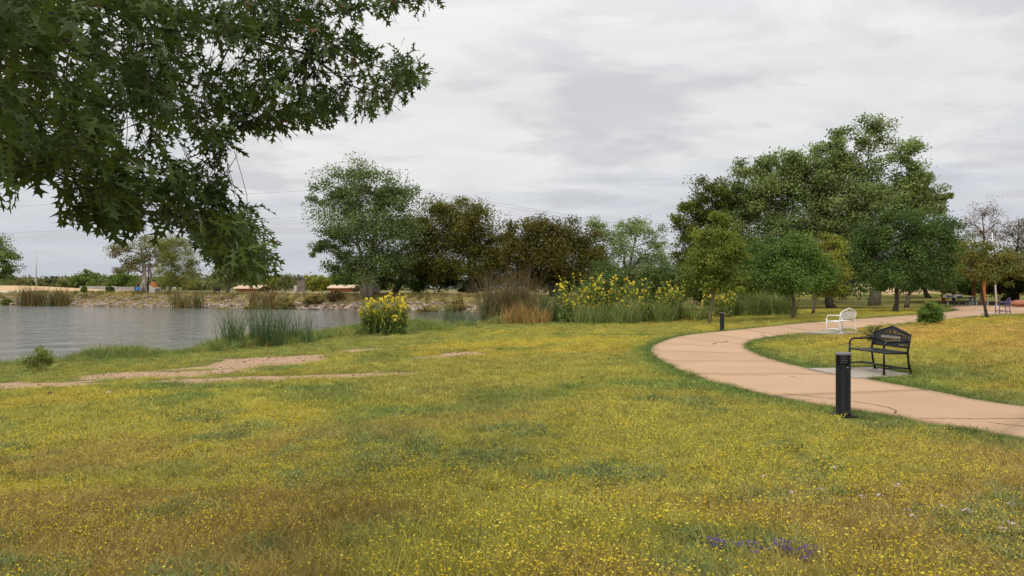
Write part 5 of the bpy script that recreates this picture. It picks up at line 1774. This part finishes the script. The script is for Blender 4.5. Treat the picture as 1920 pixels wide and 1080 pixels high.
def sample(n_, y0, y1, power=1.0, margin=1.12, xmin=-1e9, xmax=1e9):
    """points over the lawn in front of the camera, thinning with distance"""
    u = rng.random(n_)
    if power == 1.0:
        y = y0 * (y1 / y0) ** u
    else:
        y = (y0 ** (1 - power + 1) + u * (y1 ** (2 - power) - y0 ** (2 - power))) ** (1 / (2 - power))
    x = rng.uniform(-1, 1, n_) * 0.64 * margin * y
    k = (x > xmin) & (x < xmax)
    return x[k], y[k]


# areal density ~ 1/y^2 : constant per picture area
x, y = sample(64000, 3.2, 62, margin=1.38)
dl, dp, dpad = masks(x, y)
dm = dirt_mask(x, y)
nz = fbm(x, y, 0.9, 77)
ok = (dl > 0.25) & (dp > 0.03 * (1 + y / 20)) & (dpad > 0.03) & (dm + (nz - 0.5) * 0.25 < 0.06 + 0.30 * rng.random(len(x)) ** 4)
for bpx, bpy_ in ((1581, 781), (1354, 621)):
    bq = G(bpx, bpy_)
    ok &= (np.abs(x - bq[0]) > 0.24) | (y > bq[1] + 0.3) | (y < bq[1] - 0.75)
    ok &= np.hypot(x - bq[0], y - bq[1]) > 0.24
# do not stand in front of the path's near edge with tall tufts
x, y, dl, dp, dpad = x[ok], y[ok], dl[ok], dp[ok], dpad[ok]
z = h(x, y)
tc_ = turf_color(x, y, dl, dp, dpad)
n1 = fbm(x, y, 0.16, 3); n2 = fbm(x, y, 0.5, 7); n3 = fbm(x, y, 0.33, 13); n4 = fbm(x, y, 1.1, 19); n5 = fbm(x, y, 0.8, 51)
r_ = rng.random(len(x))
edge = np.minimum(dp, dpad)
fl_p = np.clip(0.62 + 0.9 * (n1 - 0.5) - 1.5 * smooth(0.58, 0.7, n2) * 0.5 - 0.25 * smooth(0.56, 0.7, n3) + 1.3 * (n5 - 0.5), 0.05, 0.92)
fl_p = fl_p * (1 - 0.6 * smooth(8.5, 13, x) * smooth(9, 13, y) * smooth(60, 35, y))
fl_p = fl_p * smooth(0.15, 0.8, edge) * smooth(2.5, 7, dl) * (1 - 0.55 * smooth(3.2, 7, x) * smooth(14, 6, y))
kind = np.where(r_ < fl_p, 0, 1)
red_p = smooth(0.42, 0.70, 0.5 * n3 + 0.5 * n5) * (0.18 + 0.42 * smooth(13, 6, y)) + 0.30 * smooth(2.5, 6, x) * smooth(12, 6, y)
kind = np.where((kind == 1) & (rng.random(len(x)) < red_p), 2, kind)
leafy = (0.6 * smooth(0.60, 0.70, n4) > rng.random(len(x))) & (kind == 1)
kind = np.where(leafy, 3, kind)
kind = np.where(y > 13, np.where(kind == 0, 5, 6), kind)
bright = (smooth(6.6, 5.2, y - 0.28 * (x < 2.2)) * smooth(3.0, 1.6, x) * smooth(-2.6, -1.4, x)) > rng.random(len(x))
kind = np.where(((kind == 0) | ((kind == 1) & (n5 > 0.42))) & bright, 4, kind)
tint = tc_ * 1.98 * (1 + 0.25 * rng.normal(size=(len(x), 1)))
tint = np.where((kind == 2)[:, None], np.array([0.250, 0.196, 0.07]) * 1.4 * (1 + 0.3 * rng.normal(size=(len(x), 1))), tint)
tint = np.where((kind == 3)[:, None], np.array([0.215, 0.25, 0.085]) * (1 + 0.2 * rng.normal(size=(len(x), 1))), tint)
tint = np.clip(tint, 0.01, 0.9)
sc = np.clip(0.75 + 0.5 * rng.random(len(x)), 0.5, 1.6) * (1 + 0.25 * smooth(6, 13, y))
sc = np.where(y > 13, 0.55 + 0.5 * rng.random(len(x)) + 0.35 * smooth(15, 45, y), sc)
sc = sc * (0.65 + 0.35 * smooth(0.0, 0.5, edge)) * np.where(kind == 4, 1.1, 1.0)
P = np.c_[x, y, z - 0.004]
for k, so, nm, lab in ((0, S_FLOWER, 'flowering_groundcover', 'low yellow-flowered groundcover across the near lawn'), (1, S_GRASS, 'lawn_grass', 'short olive and green grass of the near lawn'),
                       (2, S_DRY, 'dry_grass', 'reddish dry grass wisps in the foreground lawn'), (3, S_LEAFY, 'leafy_groundcover', 'grey-green leafy patches in the lawn'),
                       (4, S_FLOWER_TALL, 'tall_wildflowers', 'taller bright yellow wildflowers at the bottom of the picture'), (5, S_MAT, 'flowering_groundcover', 'yellow-flowered groundcover of the farther lawn'),
                       (6, S_MATG, 'lawn_grass', 'short green grass of the farther lawn')):
    m_ = kind == k
    if m_.sum(): scatter(nm, lab, P[m_], sc[m_], tint[m_], so)

# extra fringe of green along the path edges
ss = rng.uniform(2, s_mid[-1] * 0.75, 9000)
o_, i_ = edge_at(ss)
side = rng.random(len(ss)) < 0.55
E_ = np.where(side[:, None], o_, i_); C_ = np.where(side[:, None], i_, o_)
d_ = (E_ - C_) / np.linalg.norm(E_ - C_, axis=1, keepdims=True)
Q = E_ + d_ * (np.abs(rng.normal(size=len(ss))) * 0.22 - 0.02 * rng.random(len(ss)))[:, None]
ok = np.min([sdist(p_, Q[:, 0], Q[:, 1]) for p_ in PADS.values()], 0) > 0.02
ok &= (fbm(Q[:, 0], Q[:, 1], 1.4, 91) > 0.36)
Q = Q[ok]
tint = np.array([0.13, 0.18, 0.045]) * (1 + 0.25 * rng.normal(size=(len(Q), 1)))
scatter('edge_grass', 'green grass fringe along the path edges', np.c_[Q, h(Q[:, 0], Q[:, 1])], rng.uniform(0.45, 1.05, len(Q)), np.clip(tint, 0.01, 1), S_GRASS)
# green fringe round the pads
Q = []
for p_ in PADS.values():
    for a_, b_ in zip(p_, np.roll(p_, -1, 0)):
        t_ = rng.random((160, 1)); nn_ = np.array([(b_ - a_)[1], -(b_ - a_)[0]]); nn_ = nn_ / np.linalg.norm(nn_)
        if sdist(p_, [((a_ + b_) / 2 + nn_ * 0.1)[0]], [((a_ + b_) / 2 + nn_ * 0.1)[1]])[0] < 0: nn_ = -nn_
        Q.append(a_ + (b_ - a_) * t_ + nn_ * (np.abs(rng.normal(size=(160, 1))) * 0.10 + 0.03))
Q = np.concatenate(Q); Q = Q[sdist(PATH, Q[:, 0], Q[:, 1]) > 0.05]
scatter('edge_grass', 'grass fringe around the bench pads', np.c_[Q, h(Q[:, 0], Q[:, 1])], rng.uniform(0.6, 1.2, len(Q)), np.clip(np.array([0.16, 0.18, 0.045]) * (1 + 0.25 * rng.normal(size=(len(Q), 1))), 0.01, 1), S_GRASS)

# taller shore grass by the near water
near_line = np.array([on_water(p) for p in _near])
seg = np.linalg.norm(np.diff(near_line, axis=0), axis=1)
segw = seg * (near_line[:-1, 1] > 14); k = rng.choice(len(seg), 6500, p=segw / segw.sum())
Q = near_line[k] + (near_line[k + 1] - near_line[k]) * rng.random((len(k), 1)) + np.abs(rng.normal(size=(len(k), 1))) * np.array([[0.25, -0.95]]) * 1.2
Q = Q[(Q[:, 1] > 15)]
nzz = fbm(Q[:, 0], Q[:, 1], 0.35, 61)
Q = Q[nzz > 0.30]; nzz = nzz[nzz > 0.30]
pal = np.where((rng.random(len(Q)) < 0.4)[:, None], np.array([0.30, 0.29, 0.075]), np.array([0.19, 0.26, 0.075]))
scatter('shore_grass', 'taller green grass along the near shoreline', np.c_[Q, h(Q[:, 0], Q[:, 1]) - 0.02], (0.40 + 1.7 * (nzz - 0.30) * 1.6) * rng.uniform(0.4, 1.35, len(Q)) * (0.7 + 0.3 * smooth(26, 36, Q[:, 1])) + 0.1, pal * (1 + 0.22 * rng.normal(size=(len(Q), 1))), S_TALL)
# dry grass on the far bank
n_ = 9000
x = rng.uniform(-92, 16, n_); y = rng.uniform(86, 132, n_)
dl = sdist(LAKE, x, y)
ok = (dl > 1.6) & (dl < 9)
x, y, dl = x[ok], y[ok], dl[ok]
tint = np.where((fbm(x, y, 0.2, 5) > 0.52)[:, None], np.array([0.34, 0.26, 0.10]), np.array([0.20, 0.18, 0.06])) * (1 + 0.2 * rng.normal(size=(len(x), 1)))
scatter('bank_grass', 'dry tan grass on the far bank', np.c_[x, y, h(x, y)], rng.uniform(0.5, 1.6, len(x)) * (1.2 - 0.5 * smooth(3.5, 6, dl)), np.clip(tint, 0.01, 1), S_TALL)

# foreground accents: a leafy trailing patch with purple blossoms, pale pink flowers at right
q0 = np.array([G(px, py) for px, py in ((1240, 1000), (1300, 1005), (1370, 1012), (1430, 1022), (1480, 1035), (1400, 1040), (1330, 1030))])
Q = np.concatenate([q_ + rng.normal(size=(20, 3)) * np.array([0.15, 0.08, 0]) for q_ in q0]); Q[:, 2] = h(Q[:, 0], Q[:, 1])
scatter('leafy_groundcover', 'green trailing patch in the right foreground', Q, rng.uniform(0.6, 1.15, len(Q)), np.clip(np.array([0.21, 0.26, 0.095]) * (1 + 0.25 * rng.normal(size=(len(Q), 1))), 0.01, 1), S_LEAFY)
q0 = np.array([G(px, py) for px, py in ((1345, 1042), (1385, 1046), (1400, 1040), (1430, 1045), (1490, 1052), (1520, 1050), (1500, 1060))])
Q = np.concatenate([q_ + rng.normal(size=(3, 3)) * np.array([0.05, 0.04, 0]) for q_ in q0]); Q[:, 2] = h(Q[:, 0], Q[:, 1])
scatter('purple_wildflowers', 'deep purple blossoms beside the green trailing patch', Q, rng.uniform(0.6, 0.95, len(Q)), np.tile([[0.16, 0.12, 0.06]], (len(Q), 1)), S_PURPLE, 'flowers')
q0 = [(1540, 930), (1480, 938), (1565, 888), (1615, 945), (1648, 945), (1690, 926), (1700, 970), (1768, 962), (1810, 975), (1820, 974), (1892, 960), (1890, 995), (1880, 1008), (1895, 1000), (1710, 982), (1430, 905)]
Q = np.array([G(*q_) for q_ in q0])
scatter('pale_wildflowers', 'pale pink wildflowers dotted over the right foreground', Q, rng.uniform(0.45, 0.7, len(Q)), np.tile([[0.2, 0.17, 0.06]], (len(Q), 1)), S_PALE, 'flowers')

# pebbles on the bare earth
x = rng.uniform(-17, -1, 30000); y = rng.uniform(13, 34, 30000)
ok = (dirt_mask(x, y) > 0.35) & (sdist(LAKE, x, y) > 0.5)
x, y = x[ok][:1100], y[ok][:1100]
zz = h(x, y)
V = []; C = []
for i in range(len(x)):
    r_ = rng.uniform(0.008, 0.028) * (2.0 if rng.random() < 0.04 else 1)
    V.append(IV * (1 + 0.2 * rng.normal(size=(len(IV), 1))) * np.array([r_ * 1.3, r_, r_ * 0.7]) + np.array([x[i], y[i], zz[i] + r_ * 0.2]))
    C.append(np.repeat((np.array([[0.42, 0.28, 0.18], [0.30, 0.19, 0.12], [0.52, 0.40, 0.29]][rng.integers(0, 3)]) * rng.uniform(0.7, 1.1))[None], len(IV), 0))
peb = obj_np('pebbles', np.concatenate(V), np.concatenate([IF + k_ * len(IV) for k_ in range(len(V))]), leafmat('rock_tint', 0.0, 0.9, spec=0.2), None, np.concatenate(C))
tag(peb, 'small pebbles strewn over the bare earth trail', 'pebbles', kind='stuff')

# ------------------------------------------------------------------ overhanging red oak in the left foreground
OAK = [(-420, -480), (200, -520), (640, -330), (820, -90), (800, 8), (790, 40), (735, 35), (690, 40), (665, 70), (700, 95), (750, 100), (806, 135), (798, 168), (735, 205), (655, 240), (560, 245), (525, 262),
       (470, 262), (440, 290), (412, 330), (440, 385), (478, 420), (508, 470), (505, 520), (450, 540), (412, 510), (385, 470), (330, 440), (282, 452), (205, 436), (152, 448), (138, 412), (165, 382), (120, 352), (60, 345), (15, 368), (-30, 372), (-420, 330)]
SPRIG = [(560, -60), (700, -80), (850, -40), (862, 0), (800, 25), (785, 45), (740, 30), (660, 12), (600, 8)]


def oak_leaf(seed, drop=()):
    g = np.random.default_rng(seed)
    half = [(0.0, 0.0, 0.004), (0.10, 0.10, 0.02), (0.20, 0.17, 0.20), (0.20, 0.21, 0.045), (0.30, 0.31, 0.05), (0.40, 0.36, 0.13), (0.56, 0.40, 0.36), (0.47, 0.46, 0.15), (0.49, 0.50, 0.055), (0.60, 0.60, 0.06),
            (0.72, 0.66, 0.14), (0.86, 0.70, 0.29), (0.78, 0.75, 0.12), (0.82, 0.80, 0.07), (0.93, 0.86, 0.14), (0.90, 0.92, 0.05), (1.0, 1.0, 0.0)]
    half = [q_ for k_, q_ in enumerate(half) if k_ not in drop]
    V = []; Fq = []
    for sgn in (-1, 1):
        o_ = len(V)
        for (x, m_, w) in half:
            w2 = w * (1 + 0.18 * g.normal()) if w > 0.1 else w
            V.append((m_, 0, 0)); V.append((x + (0.03 * g.normal() if w > 0.1 else 0), sgn * w2, 0.18 * w2 - 0.12 * x * x))
            V[-2] = (m_, 0, -0.12 * m_ * m_)
        for k in range(len(half) - 1):
            a_ = o_ + 2 * k
            Fq.append((a_, a_ + 1, a_ + 3, a_ + 2) if sgn < 0 else (a_, a_ + 2, a_ + 3, a_ + 1))
    # petiole
    o_ = len(V)
    V += [(-0.35, -0.006, 0.03), (-0.35, 0.006, 0.03), (0.02, 0.008, 0), (0.02, -0.008, 0)]
    Fq.append((o_, o_ + 1, o_ + 2, o_ + 3))
    return np.array(V), np.array(Fq)


OAKL = [oak_leaf(k) for k in range(5)]
OAKS = [oak_leaf(k, (1, 4, 10, 14)) for k in range(5)]
oak_m = leafmat('oak_leaves', 0.36, 0.5, spec=0.25)
oak_base = np.array([-5.2, 3.4, H(-5.2, 3.4)])
oak = empty('oak_tree', oak_base)
tag(oak, 'large red oak with dark lobed leaves overhanging the upper left foreground', 'tree')


def depth_at(px, py):
    return 2.9 + 4.0 * np.clip(px / 820.0, -0.25, 1.05) + 0.7 * np.clip((py - 250) / 250, 0, 1) * np.clip(1 - px / 500, 0, 1)


wood = MB()
trunk_top = np.array([-4.3, 4.2, 3.4])
tp = curve_pts(oak_base + [0, 0, -0.15], trunk_top, 8, 0.03)
wood.tube(tp - oak_base, list(np.linspace(0.26, 0.17, 8)), 12)
limb_t = [((770, 140), 6.7), ((720, 185), 6.3), ((560, 40), 6.0), ((500, 470), 5.9), ((300, 400), 5.2), ((430, 250), 5.2), ((60, 300), 3.6), ((240, 130), 4.2), ((800, 0), 6.8), ((150, -250), 4.0), ((520, -250), 5.6), ((-150, 50), 3.2), ((400, 60), 6.4), ((170, 400), 4.7)]
limbs = []
for (pp, dd_) in limb_t:
    e = at(pp[0], pp[1], dd_)
    st_ = tp[-1] + rng.normal(size=3) * 0.05 if pp[1] < 300 else tp[-2]
    lp = curve_pts(st_, e, 12, 0.07)
    lp[:, 2] += 0.28 * np.sin(np.linspace(0, math.pi, 12))
    lr = 0.055 * (1 - np.linspace(0, 1, 12)) ** 1.5 + 0.004
    wood.tube(lp - oak_base, list(lr), 7)
    limbs.append((lp, lr))
LP = np.concatenate([l_[0][3:] for l_ in limbs]); LR = np.concatenate([l_[1][3:] for l_ in limbs])


def inside_px(poly, n_, box):
    out = []
    while sum(len(o_) for o_ in out) < n_:
        px = rng.uniform(box[0], box[2], n_); py = rng.uniform(box[1], box[3], n_)
        k_ = sdist(np.array(poly, float), px, py) < -0.030 * F / np.maximum(depth_at(px, py), 2.4)
        out.append(np.c_[px, py][k_])
    return np.concatenate(out)[:n_]


cl = [np.c_[c_, depth_at(c_[:, 0], c_[:, 1]) + rng.normal(size=len(c_)) * 0.35] for c_ in (inside_px(OAK, 300, (-420, -520, 820, 545)),)]
low = np.concatenate([inside_px(OAK, 330, (0, 0, 815, 545)), inside_px(OAK, 80, (100, 330, 515, 545)), inside_px(OAK, 120, (430, 0, 815, 260)), inside_px(OAK, 40, (380, 400, 515, 545))])
cl.append(np.c_[low, depth_at(low[:, 0], low[:, 1]) + rng.normal(size=len(low)) * 0.35])
sp = inside_px(SPRIG, 36, (560, -80, 862, 45))
cl.append(np.c_[sp, 6.6 + rng.normal(size=len(sp)) * 0.2])
dk = inside_px(OAK, 200, (-200, -400, 560, 300))
cl.append(np.c_[dk, depth_at(dk[:, 0], dk[:, 1]) + 1.3 + 0.5 * rng.random(len(dk))])
cl = np.concatenate(cl)
# sky gaps between the sprays
for gx_, gy_, gr_ in ((400, 95, 34), (470, 150, 26), (300, 88, 16), (160, 80, 14), (250, 255, 26), (440, 215, 24), (350, 300, 30), (560, 80, 22), (610, 130, 18), (520, 200, 16), (330, 60, 16), (130, 345, 18), (455, 330, 22), (640, 55, 26)):
    k_ = np.hypot(cl[:, 0] - gx_, (cl[:, 1] - gy_) * 1.2) < gr_ * 1.15
    cl = cl[~k_]
LEAVES = []      # (matrix 3x3, origin, variant, colour)
for px, py, dd_ in cl:
    c = at(px, py, dd_) + np.array([0, 0, 0.05])
    j = int(np.argmin(np.linalg.norm(LP - c, axis=1) + 0.4 * np.maximum(0, c[2] - LP[:, 2])))
    if np.linalg.norm(LP[j] - c) < 1.6:
        tw = curve_pts(LP[j], c, 5, 0.12)
        wood.tube(tw - oak_base, list(np.linspace(min(LR[j] * 0.5, 0.010), 0.0022, 5)), 4, False)
    d0 = c - LP[j]; d0 = d0 / (np.linalg.norm(d0) + 1e-6) + np.array([0, 0, -0.35]); d0 /= np.linalg.norm(d0)
    m_ = rng.integers(8, 14)
    hue = rng.random() + (0.5 if px > 380 and py > 400 else 0.0) + (0.45 if px < 160 else 0.0)
    for i in range(m_):
        o_ = c - d0 * 0.13 * rng.random() + rng.normal(size=3) * 0.03
        di = d0 * 0.8 + unit(1)[0] * 0.95 + np.array([0, 0, -0.28]); di /= np.linalg.norm(di)
        nr = np.array([0, 0, 1.0]) + unit(1)[0] * 0.8; nr -= di * nr.dot(di); nr /= np.linalg.norm(nr)
        sd = np.cross(nr, di)
        L_ = rng.uniform(0.070, 0.130)
        if rng.random() < 0.007: cc = np.array([0.30, 0.12, 0.05])
        else:
            cc = np.array([0.044, 0.072, 0.014]) * (1 - hue) + np.array([0.092, 0.134, 0.026]) * hue
            cc = cc * rng.uniform(0.75, 1.3)
        LEAVES.append((np.stack([di, sd, nr], 1) * L_, o_ + di * 0.35 * L_, int(rng.integers(0, 5)), cc))
wood.build('trunk', BARK_DARK(), oak, True)


# the leaves that show largest are pieces of their own
def on_screen(o_):
    u_ = 960 + o_[0] / o_[1] * F; v_ = 540 - (o_[2] - EYE) / o_[1] * F
    return 10 < u_ < 1910 and 10 < v_ < 1070


order = sorted(range(len(LEAVES)), key=lambda i: (0 if on_screen(LEAVES[i][1]) else 1, LEAVES[i][1][1] / np.linalg.norm(LEAVES[i][0][:, 0])))
single = set(order[:300])
single_mesh = {}
SH = [np.array([0.055, 0.088, 0.017]), np.array([0.088, 0.13, 0.026]), np.array([0.12, 0.165, 0.034]), np.array([0.36, 0.13, 0.05])]
for i in order[:300]:
    M3, o_, va, cc = LEAVES[i]
    sh_ = 3 if cc[0] > 0.2 else int(np.clip(round((cc[1] - 0.085) / 0.04), 0, 2))
    key = (va, sh_)
    if key not in single_mesh:
        v, f = OAKL[va]
        me = np_mesh('leaf', v, f, np.repeat(SH[sh_][None], len(v), 0)); me.materials.append(oak_m); single_mesh[key] = me
    lo = bpy.data.objects.new('leaf', single_mesh[key])
    link(lo, oak)
    Mw = Matrix.Identity(4)
    for a_ in range(3):
        for b_ in range(3): Mw[a_][b_] = float(M3[a_, b_])
        Mw[a_][3] = float(o_[a_] - oak_base[a_])
    lo.matrix_local = Mw
V = []; Fc = []; C = []; off = 0
for i, (M3, o_, va, cc) in enumerate(LEAVES):
    if i in single: continue
    v, f = OAKS[va]
    V.append(v @ M3.T + (o_ - oak_base)); Fc.append(f + off); C.append(np.repeat(cc[None], len(v), 0)); off += len(v)
fo = obj_np('foliage', np.concatenate(V), np.concatenate(Fc), oak_m, oak, np.concatenate(C))
fo['kind'] = 'stuff'
